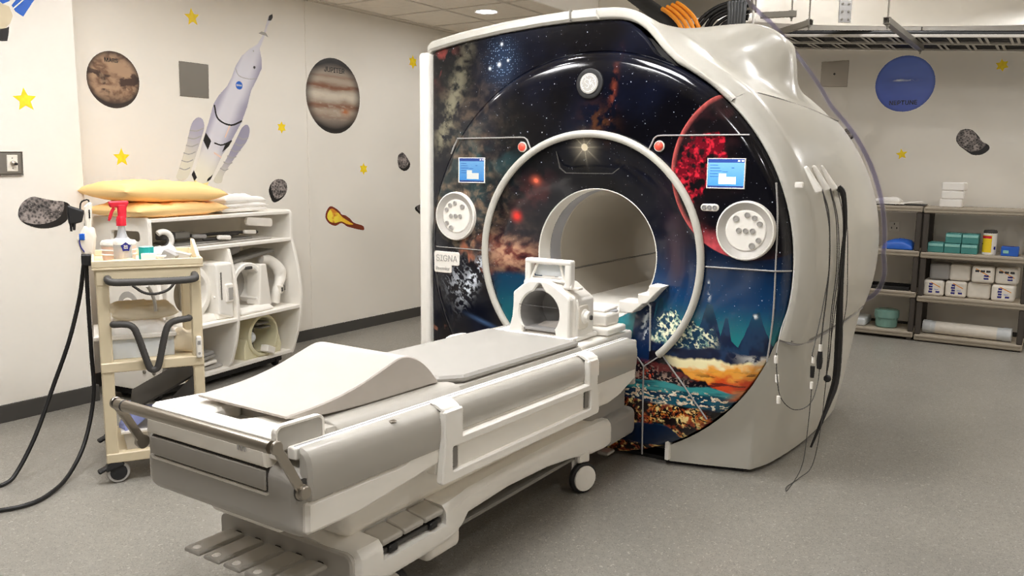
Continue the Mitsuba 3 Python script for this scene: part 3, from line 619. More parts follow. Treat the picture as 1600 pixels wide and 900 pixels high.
def f_screen(u, v, E):
    c = mix(srgb(58, 148, 226), srgb(126, 190, 240), v*.5+.5)
    bx = lambda a, b, c0, d: dr.select((u > a) & (u < b) & (v > c0) & (v < d), 1.0, 0.0)
    c = mix(c, srgb(34, 74, 160), bx(-1, 1, .76, 1))
    c = mix(c, srgb(236, 240, 248), bx(.62, .76, .82, .95)+bx(.82, .96, .82, .95))
    c = mix(c, srgb(22, 50, 120), bx(-1, 1, -1, -.88))
    for k in range(5): c = mix(c, srgb(40, 104, 180), bx(-.9, -.45+.1*(k % 3), .55-.2*k, .6-.2*k))
    c = mix(c, srgb(40, 104, 180), bx(.3, .44, .36, .42)+bx(-.2, .1, .1, .14))
    c = mix(c, srgb(246, 246, 238), bx(-.4, .02, -.28, 0)+bx(-.4, .56, -.76, -.24))
    return c*E
for s in (-1, 1): screen(s)
for s in (-1, 1):
    b = part(S, 'stop_button', fl([(.026, 0), (.026, .008), (.021, .009), (.0005, .009)], 28, s*.379, 1.545), 'offwhite', 40)
    part(b, 'cap', fl([(.021, 0), (.021, .014), (.016, .019), (.0005, .021)], 28, s*.379, 1.545), 'button_red', 40)
# round maker's emblem: pale disc with a looped monogram
lg = part(S, 'emblem', fl([(.072, 0), (.072, .010), (.066, .013), (.050, .011), (.0005, .011)], 44, .006, 1.846), 'black', 40)
part(lg, 'medallion', fl([(.049, 0), (.049, .017), (.046, .019), (.0005, .019)], 44, .006, 1.846), 'key_grey', 40)
mono = []
def arc(cx, cz, r, a0, a1, n=14): a = np.radians(np.linspace(a0, a1, n)); return np.column_stack([cx+r*np.cos(a), cz+r*np.sin(a)])
mono.append(LineString(arc(0, 0, .039, 0, 360, 40)))
mono.append(LineString(np.vstack([arc(-.010, .010, .010, 20, 250), arc(-.008, -.012, .009, 100, -160), ])))
mono.append(LineString(np.vstack([arc(.013, .012, .009, 330, 90), arc(.014, .003, .010, 110, 250), arc(.016, -.012, .011, 120, -60)])))
for q in range(4): mono.append(LineString(arc(.032*math.cos(q*math.pi/2+.4), .032*math.sin(q*math.pi/2+.4), .007, q*90-60, q*90+150)))
part(lg, 'monogram', mv(exz(unary_union([m.buffer(.0012) for m in mono]), -.0205, -.0185), (.006, 0, 1.846)), 'white')
# name plate lower left
npl = part(S, 'name_plate', exz(unary_union([rrect(-.962, -.785, .896, .972, .012), rrect(-.962, -.838, .852, .912, .012)]), -.006, .012, .002), 'white', 30)
for tx, w_, z_ in (('SIGNA', .150, .918), ('Premier', .098, .866)):
    t = text_mesh(tx, .05, .003); k_ = w_/t.bounds[1, 0]; t.apply_scale([k_, k_, 1])
    part(npl, 'lettering', frame(t, (-.948, -.0055, z_), (1, 0, 0), (0, 0, 1), (0, -1, 0)), 'key_grey')
# hooks on the flank
for i, (y, z, L) in enumerate([(.115, 1.395, .055), (.26, 1.40, .055), (.405, 1.40, .055), (.47, 1.37, .03)]):
    f_ = lambda zz: math.sqrt(1.112**2-(zz-ZC)**2)
    part(S, 'cable_hook', rhull([(f_(z+L)+.004, y, z+L), (f_(z-.04)+.016, y+.012, z-.045), (f_(z-.04)+.03, y+.012, z-.04)], .0095), 'white_gloss', 40)
part(S, 'flank_socket', cbox(1.00, 1.035, .02, .035, 1.365, 1.39, .003), 'white')
# ------------------------------------------------------------------ the patient table
mat('pedal_grey', srgb(182, 178, 170), .3, metal=.3)
mat('dock_grey', srgb(150, 147, 142), .45)
TB = thing('patient_table', 'long pale grey wheeled patient table docked at the scanner bore', 'patient table')
def tilt(m):
    m = m.copy(); m.vertices[:, 2] -= .020*(m.vertices[:, 1]+2.2); return m
def tp(name, mesh, m, smooth=35, label=None, parent=None): return part(parent or TB, name, tilt(mesh), m, smooth, label)
# body under the top
tp('body', rbox(-.34, .34, -2.15, -.14, .47, .64, .03), 'white')
front = rrect(-.352, .352, .432, .632, .035)
tp('end_panel', cat(rbox(-.352, .352, -2.205, -2.05, .432, .634, .045)), 'table_panel', 35, 'grey end panel')
dr_ = rrect(-.302, .222, .551, .617, .006)
tp('drawer', exz(dr_.buffer(-.004), -2.213, -2.19, .003), 'table_panel')
tp('drawer_gap', exz(dr_, -2.207, -2.19, .0005), 'charcoal')
tp('drawer_lip', exz(LineString([(-.302, .552), (-.296, .547), (.222, .547)]).buffer(.004), -2.214, -2.19, .001), 'white')
tp('end_bezel', exz(Polygon([(-.318, .622), (.226, .622), (.222, .672), (-.312, .672)]), -2.216, -2.10, .006), 'offwhite')
tp('bezel_mark', exz(Polygon([(.115, .655), (.15, .655), (.15, .672), (.115, .672)]).difference(sbox(.121, .655, .129, .667)).difference(sbox(.136, .655, .144, .667)), -2.2195, -2.214), 'key_grey')
tp('under_tray', rbox(-.10, .21, -2.16, -1.90, .405, .45, .02), 'white')
# head-end moulding, open in the middle, with raised side wing
mould = Polygon([(-.315, -2.205), (.27, -2.205), (.27, -2.045), (.09, -2.045), (.045, -2.145), (-.09, -2.145), (-.105, -2.02), (-.29, -2.02)])
tp('end_moulding', extr(rpoly(list(mould.exterior.coords)[:-1], .02), .665, .715, .010), 'white_gloss', 40)
tp('moulding_floor', cbox(-.30, .27, -2.20, -2.0, .645, .668, .004), 'white')
tp('side_wing', eyz(rrect(-2.225, -2.06, .680, .748, .02), .272, .286, .003), 'table_grey', 35)
tp('wing_edge', eyz(rrect(-2.23, -2.055, .676, .753, .022).difference(rrect(-2.223, -2.062, .670, .746, .018)), .270, .289, .001), 'white', 35)
tp('top_slab', cbox(-.315, .315, -2.02, -.13, .630, .655, .004), 'dark_grey')
# sliding cradle and its lower padded shell
def xz_sweep(prof, y0, y1, r=.0): return exz(Polygon(prof), y0, y1, .004)
tp('cradle', exz(Polygon([(-.285, .655), (.285, .655), (.285, .672), (.262, .676), (.255, .692), (-.255, .692), (-.262, .676), (-.285, .672)]), -2.02, -.46, .004), 'table_grey', 40)
tp('cradle_shell', exz(Polygon([(-.275, .650), (.275, .650), (.278, .668), (.262, .693), (.235, .703), (-.235, .703), (-.262, .693), (-.278, .668)]), -1.985, -1.385, .006), 'table_grey', 50)
tp('cradle_plate', rbox(-.262, .262, -.50, .02, .655, .702, .012), 'white_gloss')
for s in (-1, 1):
    tp('slide_rail', rbox(s*.301-.017, s*.301+.017, -2.19, -.135, .655, .690, .006), 'white_gloss')
    tp('rail_groove', cbox(s*.303-.0025, s*.303+.0025, -2.18, -.14, .689, .6915, .0005), 'bore_band')
# padded bumper rails and white lower covers, in three lengths a side
bump = lambda s: Polygon([(s*x, z) for x, z in [(.318, .690), (.335, .688), (.350, .680), (.361, .664), (.367, .640), (.368, .610), (.366, .575), (.360, .548), (.345, .540), (.318, .540)]])
def cover(s, y0, y1, za, zb):
    return exz(Polygon([(s*x, z) for x, z in [(.30, .545), (.357, .545), (.360, .52), (.358, zb), (.348, za), (.30, za)]]), y0, y1, .006)
for s in (-1, 1):
    g1 = exz(bump(s), -2.185, -1.60, .010)
    tp('bumper_rail', g1, 'table_grey', 40)
    q = np.array([(.318, .684), (.333, .682), (.346, .675), (.356, .661), (.362, .638), (.363, .610), (.358, .585), (.345, .575), (.318, .575)])
    tp('bumper_rail', exz(Polygon(q*[s, 1]), -1.64, -.56, .006), 'table_grey', 40)
    tp('bumper_rail', exz(bump(s), -.585, -.135, .014), 'table_grey', 40)
    # the near cover rises towards the middle
    pr = rpoly([(-2.19, .545), (-2.19, .452), (-2.0, .452), (-1.80, .475), (-1.60, .500), (-1.60, .60), (-1.70, .585), (-1.80, .545)], .012)
    tp('side_cover', eyz(pr, s*.33-.028, s*.33+.028, .010), 'white', 40)
    pr = rpoly([(-.60, .56), (-.60, .44), (-.40, .435), (-.30, .45), (-.14, .50), (-.135, .56)], .015)
    tp('side_cover', eyz(pr, s*.33-.028, s*.33+.028, .010), 'white', 40)
    tp('mid_cover', cbox(s*.335-.02, s*.335+.02, -1.64, -.56, .46, .585, .004), 'white')
    # the guard: two posts that hook over the rail, tied by a bar, with a sunk panel
    gd = Polygon([(-1.645, .432), (-.565, .432), (-.555, .45), (-.575, .56), (-.575, .676), (-.655, .676), (-.655, .575), (-1.53, .578), (-1.53, .676), (-1.628, .676), (-1.628, .56)])
    hole = rpoly([(-1.585, .468), (-.635, .468), (-.635, .548), (-1.585, .548)], .006)
    tp('guard_frame', eyz(rpoly(list(gd.exterior.coords)[:-1], .010).difference(hole), s*.372-.014, s*.372+.014, .005), 'white_gloss', 40)
    tp('guard_panel', cbox(s*.366-.006, s*.366+.006, -1.545, -.675, .466, .55, .003), 'white')
    for y in (-1.565, -.655): tp('guard_slot', eyz(rrect(y-.014, y+.014, .474, .543, .006), s*.370-.006, s*.370+.006), 'dark_grey')
    for y in (-1.579, -.605):
        hk = Polygon([(.36, .60), (.386, .60), (.386, .655), (.376, .682), (.350, .697), (.318, .700), (.318, .692), (.345, .688), (.36, .672)])
        tp('guard_hook', exz(Polygon(np.array(hk.exterior.coords)[:-1]*[s, 1]), y-.048, y+.040, .005), 'white_gloss', 40)
    tp('rail_key', disc(.014, .004, 'z', (s*.34, -1.83, .684)), 'metal', 40)
# ends of the far rails are grey caps
tp('far_end_cap', rbox(-.355, .355, -.145, -.125, .47, .685, .009), 'table_panel')
# metal push handle
hb = TB
tp('push_handle', tube([(-.345, -2.285, .722), (.336, -2.285, .722)], .0175, 18), 'metal', 40, 'brushed metal push bar with flat arms')
hk = TB+'__push_handle'
for s in (-1, 1):
    p0, p1 = np.array([s*.345, -2.285, .724]), np.array([s*.352, -2.205, .582])
    poly = LineString([(p0[1], p0[2]), (p1[1], p1[2])]).buffer(.0135)
    poly = poly.union(Point(p1[1], p1[2]).buffer(.022)).union(Point(p0[1], p0[2]).buffer(.0185))
    if s > 0: part(hk, 'pivot_socket', tilt(disc(.031, .003, 'x', (s*.352-.0015, p1[1]+.006, p1[2]+.004), .001, 24)), 'charcoal')
    part(hk, 'arm', tilt(eyz(poly, s*.356-.005, s*.356+.005, .002)), 'metal', 30)
    part(hk, 'pivot_bolt', tilt(mv(lathe([(.0195, 0), (.0195, .012), (.016, .015), (.0005, .015)], 24, 'x', (0, 0, 0), False), (s*.358, p1[1], p1[2]), s=(s, 1, 1))), 'metal', 30)
part(hk, 'grip_ring', tilt(tube([(-.312, -2.285, .722), (-.306, -2.285, .722)], .0182, 18)), 'charcoal', 40)
# pedestal and wheeled base
part(TB, 'pedestal', rbox(-.24, .24, -1.93, -.32, .30, .50, .04), 'white', 35)
part(TB, 'pedestal_bellows', rbox(-.20, .20, -.45, -.16, .30, .48, .03), 'table_grey', 35)
def base_half():
    # right half of the skirted base, lofted along y, with the pedal recess cut out
    ys = [-1.962, -1.945, -1.90, -1.60, -1.50, -1.43, -1.37, -1.1, -.80, -.60, -.45, -.34, -.28, -.275]
    zb = [.165, .160, .160, .162, .165, .180, .205, .212, .200, .180, .158, .155, .155, .16]
    xw = [.300, .316, .322, .322, .320, .310, .294, .286, .286, .292, .305, .312, .308, .29]
    zt = [.285, .298, .302, .302, .302, .302, .300, .298, .296, .295, .294, .292, .284, .272]
    R = []
    for y, b_, w, t_ in zip(ys, zb, xw, zt):
        R.append([(.02, y, b_), (w-.035, y, b_), (w-.010, y, b_+.008), (w, y, b_+.025), (w, y, t_-.034), (w-.005, y, t_-.016), (w-.020, y, t_), (w-.09, y, t_+.004), (.02, y, t_+.02)])
    m = ringmesh(np.array(R))
    if m.volume < 0: m.invert()
    return m
cutter = exz(Polygon([(.222, .36), (.222, .258), (.36, .226), (.36, .36)]), -1.855, -1.540)
for s in (-1, 1):
    m = base_half()
    try: m = trimesh.boolean.difference([m, cutter], engine='manifold')
    except Exception: pass
    if s < 0: m.apply_scale([-1, 1, 1]); m.invert() if m.volume < 0 else None
    part(TB, 'base_shroud', m, 'white_gloss', 35)
part(TB, 'base_end', exz(rpoly([(-.302, .13), (.302, .13), (.302, .290), (-.302, .290)], .030), -1.975, -1.93, .006), 'table_panel', 35, 'grey end of the base')
part(TB, 'base_under', cbox(-.26, .26, -1.93, -.30, .155, .17), 'dark_grey')
for s in (-1, 1): part(TB, 'caster_housing', rbox(s*.235-.055, s*.235+.055, -1.60, -1.41, .105, .20, .03), 'white', 35)
part(TB, 'dock_end', rbox(-.31, .31, -.30, -.004, .145, .285, .035), 'dock_grey', 35)
part(TB, 'dock_step', rbox(-.26, .26, -.40, -.02, .20, .40, .03), 'dock_grey', 35)
# row of foot pedals at the end
for i in range(5):
    x = -.206+i*.095
    pd = part(TB, 'foot_pedal', rhull([(x-.030, -2.150, .240), (x+.030, -2.150, .240), (x-.032, -1.99, .238), (x+.032, -1.99, .238)], .008), 'table_grey', 40)
    part(pd, 'pedal_mark', lathe([(.0005, .002), (.012, .002), (.014, .0)], 20, 'z', (x, -2.135, .2475), False), 'white', 30)
    part(pd, 'pedal_arm', cbox(x-.014, x+.014, -2.0, -1.96, .215, .242, .004), 'charcoal')
# side pedal of three plates in a recess
for s in (1, -1):
    part(TB, 'pedal_well', cbox(s*.272-.046, s*.272+.046 if s < 0 else .306, -1.848, -1.548, .246, .262, .003), 'charcoal')
    for i in range(3):
        y0 = -1.850+i*.103
        m = rbox(-.043, .043, 0, .099, -.011, .011, .009)
        ex = np.array([.985*s, 0, -.174]); ez = np.array([.174*s, 0, .985])
        part(TB, 'side_pedal', frame(m, np.array([s*.272, y0, .291]), ex, (0, s*1., 0) if s > 0 else (0, 1, 0), ez) if s > 0 else mv(m, (-.272, y0, .291), ry=-10), 'pedal_grey', 40, 'grey metal side pedal plate')
    for y in (-1.80, -1.60): part(TB, 'pedal_latch', cbox(s*.306-.012, s*.306+.012, y-.020, y+.020, .242, .268, .005), 'black')
# casters
def caster(x, y, turn, far=False):
    R = lambda m: mv(m, (x, y, 0), rz=turn)
    w = part(TB, 'caster', R(lathe([(.045, -.016), (.062, -.016), (.070, -.009), (.070, .009), (.062, .016), (.045, .016)], 32, 'x', (0, 0, .070))), 'rubber', 40)
    part(w, 'wheel_cover', R(mv(lathe([(.058, .0), (.056, .006), (.03, .009), (.0005, .010)], 32, 'x', (0, 0, 0), False), (.016, 0, .070))), 'white', 40)
    part(w, 'fork', R(cat(cbox(-.030, -.018, -.045, .03, .06, .16, .004), cbox(-.03, .012, -.035, .03, .142, .20, .006))), 'white')
caster(.285, -.505, -24); caster(-.285, -.505, 15)
caster(.215, -1.72, -60); caster(-.215, -1.72, 40)
for x, y in ((.12, -.03), (.20, -.09)):
    part(TB, 'dock_pedal', rbox(x-.03, x+.03, y-.06, y+.02, .05, .068, .008), 'table_grey', 35)
part(TB, 'dock_hose', tube(spl([(.10, -.2, .16), (.16, -.05, .10), (.20, -.02, .12), (.22, -.03, .16)], 6), .012, 8), 'button_red', 50)
# ------------------------------------------------------------------ cushions
pad = rpoly([(-.245, -1.415), (.19, -1.415), (.245, -1.335), (.245, -.495), (-.245, -.495)], .012)
m = extr(pad, .6935, .722, .010)
tablepad = thing('table_mattress', 'flat light grey foam mattress on the table before the head coil', 'mattress', None, tilt(m), 'pad', 40)
top = spl([(-2.115, .738), (-2.0, .742), (-1.90, .752), (-1.80, .771), (-1.70, .799), (-1.625, .817), (-1.565, .806), (-1.50, .768), (-1.44, .708), (-1.425, .688)], 6)
bot = spl([(-1.425, .691), (-1.60, .694), (-1.80, .698), (-1.95, .706), (-2.05, .718), (-2.112, .730)], 6)
prof = Polygon(np.vstack([top, bot])).buffer(0)
m = eyz(prof, -.200, .200, .004)
thing('knee_wedge', 'curved pale foam knee wedge lying at the near end of the table', 'cushion', None, m, 'foam', 30)
# ------------------------------------------------------------------ head coil on the cradle
HC = thing('head_coil', 'white arched head coil with a bracket standing on the table before the bore', 'head coil')
ox, oy, oz = .030, -.50, .6690
def hp(name, mesh, m, smooth=35, parent=None): return part(parent or HC, name, mv(mesh, (ox, oy, oz)), m, smooth)
outer = [(-.165, 0), (-.155, .03), (-.138, .09), (-.132, .150), (-.132, .205), (-.075, .250), (-.045, .266), (.045, .268), (.085, .252), (.155, .208), (.165, .19), (.165, .03), (.160, 0)]
inner = np.vstack([arc(.008, .118, .105, -42, 222, 40)])
inner = [tuple(q) for q in inner]
notch = Polygon(inner).union(Polygon([(-.034, .205), (.050, .205), (.013, .254), (.003, .254)])).union(Polygon([(-.075, .05), (.09, .05), (.10, .008), (-.085, .008)]))
hp('front_frame', exz(rpoly(outer, .012).difference(notch), 0, .040, .006), 'white_gloss', 35)
outer2 = [(-.150, 0), (-.128, .09), (-.124, .20), (-.07, .248), (.05, .264), (.10, .252), (.168, .20), (.172, .17), (.172, 0)]
hp('shell', exz(rpoly(outer2, .02).difference(Polygon(inner).buffer(.012)).difference(sbox(-.07, -.01, .085, .06)).difference(Polygon([(-.034, .205), (.050, .205), (.013, .254), (.003, .254)])), .035, .20, .012), 'white', 40)
hp('side_cheek', exz(rpoly([(.12, 0), (.178, 0), (.180, .10), (.178, .185), (.14, .215), (.12, .2)], .015), .045, .215, .014), 'white_gloss', 40)
hp('side_panel', eyz(rrect(.060, .150, .050, .160, .02), .176, .183, .003), 'offwhite', 35)
kb = hp('knob', lathe([(.034, 0), (.034, .006), (.026, .010), (.026, .024), (.022, .028), (.0005, .028)], 28, 'x', (.182, .110, .108), False), 'white_gloss', 40)
hp('knob_button', lathe([(.011, 0), (.011, .010), (.0005, .011)], 18, 'x', (.207, .118, .104), False), 'charcoal', 40, kb)
hp('liner', exz(Polygon(inner).buffer(.010).difference(Polygon(inner).buffer(-.001)), .01, .21, .001), 'trimline', 40)
hp('head_cushion', rhull([(-.06, .03, .02), (.075, .03, .02), (-.06, .19, .025), (.075, .19, .03), (.05, .12, .06), (-.03, .12, .05)], .012), 'foam', 40)
hp('back_wall', exz(Polygon(inner).buffer(.004), .205, .215), 'trimline')
hp('coil_seam', tube([(-.098, -.001, .152), (.112, -.001, .152)], .0012, 6), 'charcoal')
hp('foot_slot', cbox(.165, .182, .055, .11, .008, .018, .001), 'charcoal')
hp('base_plate', rbox(-.17, .185, -.012, .24, .0, .022, .008), 'white_gloss')
# mirror bracket on top
bk = hp('mirror_bracket', cat(rbox(-.090, -.060, .03, .075, .245, .352, .008), rbox(.118, .152, .03, .075, .235, .352, .010), rbox(-.090, .152, .028, .075, .340, .364, .010)), 'white_gloss', 40)
hp('strut', rod((-.062, .04, .262), (-.03, .05, .345), .006), 'white', 40, bk)
hp('strut', rod((.118, .04, .262), (.085, .05, .345), .006), 'white', 40, bk)
hp('cross_bar', cat(rbox(-.085, .15, .035, .05, .262, .274, .004), rbox(-.06, .12, .06, .072, .268, .28, .004)), 'white', 40, bk)
hp('mirror', exz(rrect(-.052, .112, .285, .335, .006), .062, .068, .001), 'binclear', 30, bk)  # pale colour stands for the reflection in the mirror
hp('hinge', cat(lathe([(.012, -.02), (.012, .02)], 16, 'x', (.135, .045, .245)), lathe([(.012, -.02), (.012, .02)], 16, 'x', (-.075, .045, .25)), rbox(.15, .185, .05, .09, .232, .245, .005)), 'white', 40, bk)
# coil plug at the far end of the cradle
PL = thing('coil_plug', 'white rounded connector block behind the head coil on the table', 'connector')
part(PL, 'foot', rbox(.075, .265, -.255, -.06, .667, .700, .010), 'white_gloss', 35)
part(PL, 'housing', rhull([(.085, -.22, .715), (.215, -.19, .715), (.215, -.08, .715), (.095, -.05, .715), (.085, -.22, .745), (.215, -.19, .745), (.215, -.08, .745), (.095, -.05, .745)], .016), 'white', 40)
part(PL, 'lever', rhull([(.06, -.02, .775), (.20, -.04, .775), (.06, -.16, .770), (.20, -.17, .768)], .008), 'white_gloss', 40)
part(PL, 'collar', lathe([(.062, 0), (.062, .008), (.055, .010)], 28, 'z', (.165, -.09, .756)), 'bore_band', 40)
AST_A = [(-1.311, 1.165), (-1.285, 1.218), (-1.23, 1.249), (-1.172, 1.238), (-1.113, 1.225), (-1.053, 1.217), (-1.019, 1.191), (-1.027, 1.136), (-1.061, 1.094), (-1.124, 1.072), (-1.196, 1.07), (-1.265, 1.092), (-1.303, 1.123)]
AST_B = [(0.708, 1.249), (0.742, 1.306), (0.796, 1.331), (0.86, 1.322), (0.891, 1.28), (0.878, 1.221), (0.822, 1.172), (0.757, 1.152), (0.727, 1.183)]
AST_C = [(2.216, 1.528), (2.276, 1.568), (2.336, 1.53), (2.387, 1.461), (2.35, 1.411), (2.289, 1.401), (2.224, 1.44)]
AST_D = [(2.454, 1.05), (2.501, 1.075), (2.581, 1.08), (2.629, 1.013), (2.548, 0.985), (2.476, 1.019)]
AST_E = [(1.153, 1.736), (1.184, 1.799), (1.26, 1.805), (1.32, 1.75), (1.352, 1.703), (1.402, 1.672), (1.408, 1.633), (1.36, 1.594), (1.291, 1.59), (1.225, 1.634), (1.172, 1.681)]
AST_F = [(0.222, 1.806), (0.259, 1.834), (0.295, 1.799), (0.315, 1.752), (0.283, 1.729), (0.236, 1.753)]
COMET = [(1.296, 1.018), (1.322, 1.079), (1.371, 1.101), (1.457, 1.057), (1.482, 1.028), (1.532, 1.017), (1.583, 0.987), (1.634, 0.948), (1.74, 0.918), (1.753, 0.88), (1.686, 0.889), (1.581, 0.913), (1.55, 0.921), (1.48, 0.955), (1.409, 0.935), (1.331, 0.963)]
COMET_IN = [(1.313, 1.017), (1.338, 1.065), (1.378, 1.081), (1.444, 1.043), (1.494, 1.004), (1.557, 0.97), (1.621, 0.936), (1.556, 0.939), (1.48, 0.968), (1.409, 0.959), (1.343, 0.975)]
R_BODY = [(0.792, 2.575), (0.761, 2.559), (0.742, 2.519), (0.72, 2.455), (0.686, 2.391), (0.641, 2.332), (0.573, 2.294), (0.496, 2.233), (0.437, 2.153), (0.402, 2.076), (0.358, 2.006), (0.283, 1.935), (0.236, 1.873), (0.187, 1.74), (0.138, 1.622), (0.078, 1.447), (0.039, 1.346), (0.096, 1.299), (0.166, 1.316), (0.222, 1.39), (0.29, 1.509), (0.366, 1.6), (0.474, 1.755), (0.526, 1.863), (0.569, 1.987), (0.631, 2.083), (0.677, 2.163), (0.676, 2.239), (0.663, 2.305), (0.701, 2.378), (0.749, 2.49), (0.797, 2.557)]
R_L = [(0.103, 1.767), (0.068, 1.748), (0.038, 1.704), (-0.008, 1.56), (-0.073, 1.403), (-0.096, 1.347), (-0.053, 1.325), (-0.002, 1.353), (0.044, 1.447), (0.111, 1.607), (0.145, 1.695), (0.136, 1.752)]
R_R = [(0.521, 1.737), (0.472, 1.709), (0.423, 1.632), (0.324, 1.48), (0.229, 1.36), (0.209, 1.316), (0.271, 1.308), (0.301, 1.375), (0.417, 1.511), (0.516, 1.62), (0.542, 1.697)]
R_BAND = [(0.238, 1.862), (0.266, 1.766), (0.372, 1.726), (0.477, 1.761)]
R_BAND2 = [(0.226, 1.593), (0.289, 1.58), (0.378, 1.613)]
R_BLK1 = [(0.157, 1.663), (0.134, 1.608), (0.168, 1.543), (0.199, 1.607)]
R_BLK2 = [(0.291, 1.53), (0.32, 1.587), (0.381, 1.616), (0.347, 1.57)]
R_BLK3 = [(0.045, 1.397), (0.027, 1.368), (0.046, 1.324), (0.068, 1.346)]
R_BLK4 = [(0.203, 1.368), (0.158, 1.338), (0.148, 1.316), (0.179, 1.331)]
R_TIP = [(0.792, 2.575), (0.761, 2.559), (0.75, 2.52), (0.782, 2.528), (0.797, 2.557)]
R_ARM = [(0.654, 2.416), (0.688, 2.433), (0.723, 2.429), (0.749, 2.399), (0.718, 2.407), (0.683, 2.411)]
R_CONE = [(0.436, 2.138), (0.462, 2.089), (0.545, 2.072), (0.627, 2.082)]
R_EYE = [(0.607, 2.162)]
R_ROUND = [(0.462, 2.018)]
R_FLAME = [(0.039, 1.339), (0.096, 1.299), (0.166, 1.313), (0.128, 1.251), (0.068, 1.259)]
R_LB = [[(0.026, 1.675), (0.082, 1.672), (0.14, 1.694)], [(0.007, 1.622), (0.06, 1.617), (0.115, 1.638)], [(-0.012, 1.57), (0.038, 1.563), (0.09, 1.582)], [(-0.031, 1.517), (0.016, 1.509), (0.066, 1.527)], [(-0.051, 1.465), (-0.005, 1.455), (0.042, 1.471)], [(-0.07, 1.413), (-0.027, 1.401), (0.017, 1.416)]]
R_RB = [[(0.432, 1.645), (0.479, 1.628), (0.528, 1.639)], [(0.399, 1.598), (0.443, 1.581), (0.489, 1.592)], [(0.365, 1.551), (0.407, 1.535), (0.451, 1.545)], [(0.332, 1.505), (0.371, 1.488), (0.413, 1.499)], [(0.299, 1.459), (0.336, 1.443), (0.375, 1.454)], [(0.266, 1.413), (0.301, 1.397), (0.338, 1.408)]]
S_L = [(0.853, 1.732), (1.762, 1.415), (0.086, 2.446), (-0.491, 1.478), (2.437, 2.399)]
S_S = [(-1.231, 1.781)]
S_R = [(1.449, 2.329), (0.731, 1.595)]
SAT_P1 = [(-1.265, 2.279), (-1.199, 2.364), (-1.133, 2.342), (-1.209, 2.228), (-1.248, 2.249)]
SAT_P2 = [(-1.36, 2.316), (-1.298, 2.373), (-1.247, 2.349), (-1.277, 2.297), (-1.311, 2.279)]
SAT_B = [(-1.368, 2.282), (-1.311, 2.279), (-1.279, 2.27), (-1.263, 2.226), (-1.279, 2.184), (-1.307, 2.153), (-1.38, 2.13)]
SAT_T = [(-1.373, 2.137), (-1.307, 2.153), (-1.287, 2.163), (-1.293, 2.122), (-1.302, 2.087), (-1.332, 2.083), (-1.376, 2.091)]
PL_L = [(-0.036, 2.14), (0.201, 2.139), (0.194, 1.904), (-0.038, 1.904)]
PL_R = [(-0.012, 2.441), (0.23, 2.444), (0.229, 2.204), (-0.009, 2.215)]
SW = [(-1.408, 1.495), (-1.271, 1.498), (-1.274, 1.368), (-1.417, 1.365)]
SW_IN = [(-1.357, 1.479), (-1.3, 1.48), (-1.303, 1.389), (-1.36, 1.389)]
T_MARS = [(-0.571, 2.085), (-0.467, 2.093)]
T_JUP = [(1.307, 2.216), (1.571, 2.242)]
T_NEP = [(0.611, 2.02), (0.825, 2.024)]
# ------------------------------------------------------------------ vinyl stickers and plates on the walls
def sticker(wall, pts, t=.0015, t0=0.0):
    """a flat sticker of the outline on a wall, its face t proud"""
    p = pts if isinstance(pts, Polygon) or hasattr(pts, 'geoms') else Polygon(pts).buffer(0)
    if wall == 'rear': return exz(p, WR-t, WR-t0)
    x = WL if wall == 'left' else WS
    return eyz(p, x+t0, x+t)
def smoothpoly(pts, n=5): return Polygon(spl(pts, n, True)).buffer(0)
def f_mars(p, n, uv):
    y, z = (p.y+.516)/.178, (p.z-1.969)/.178
    r2 = y*y+z*z; w = fbm(y*2.2+3, z*3.0+w0(y), 1.0, 4)
    c = mix(srgb(164, 134, 108), srgb(112, 82, 62), smoothstep(.38, .62, w))
    c = mix(c, srgb(66, 44, 34), smoothstep(.52, .66, fbm(y*2.6+9, z*4.2, 4.0, 4))*smoothstep(.75, .2, dr.abs(z+.05)))
    c = mix(c, srgb(184, 156, 128), smoothstep(.6, .75, w)*.5)
    return mix(c, srgb(30, 22, 20), dr.clip(smoothstep(.55, 1.02, r2)*.8+smoothstep(-.3, -1.0, z)*.75, 0, .95))
def w0(y): return noise(y*3, 1.0, 2.0)*.5
mat('mars', mikit.proc(f_mars), .4)
def f_jup(p, n, uv):
    y, z = (p.y-1.42)/.307, (p.z-2.014)/.307
    wob = (fbm(y*2.5, z*9, 2.0, 3)-.5)*.12
    b = z+wob
    band = lambda c, w: dr.exp(-dr.square((b-c)/w))
    c = mi.Color3f(*srgb(172, 158, 142))
    c = mix(c, srgb(126, 84, 62), dr.clip(band(.24, .09)+.9*band(-.26, .10)+.5*band(.52, .06)+.4*band(-.56, .08), 0, 1))
    c = mix(c, srgb(206, 196, 180), band(0.0, .12)*.8)
    c = mix(c, srgb(104, 92, 88), smoothstep(.45, .8, dr.abs(b))*.7)
    sp = dr.exp(-(dr.square((y-.42)/.15)+dr.square((z+.40)/.085)))
    c = mix(c, srgb(170, 104, 62), sp)
    c = mix(c, srgb(190, 178, 164), smoothstep(.6, .75, fbm(y*6, z*24, 5.0, 3))*.4*smoothstep(.6, .2, dr.abs(z+.2)))
    r2 = y*y+z*z
    return mix(c, srgb(22, 20, 20), dr.clip(smoothstep(.45, 1.0, r2)*.7+smoothstep(-.5, -1.05, z)*.6+smoothstep(.55, .95, z)*.6, 0, .96))
mat('jupiter', mikit.proc(f_jup), .4)
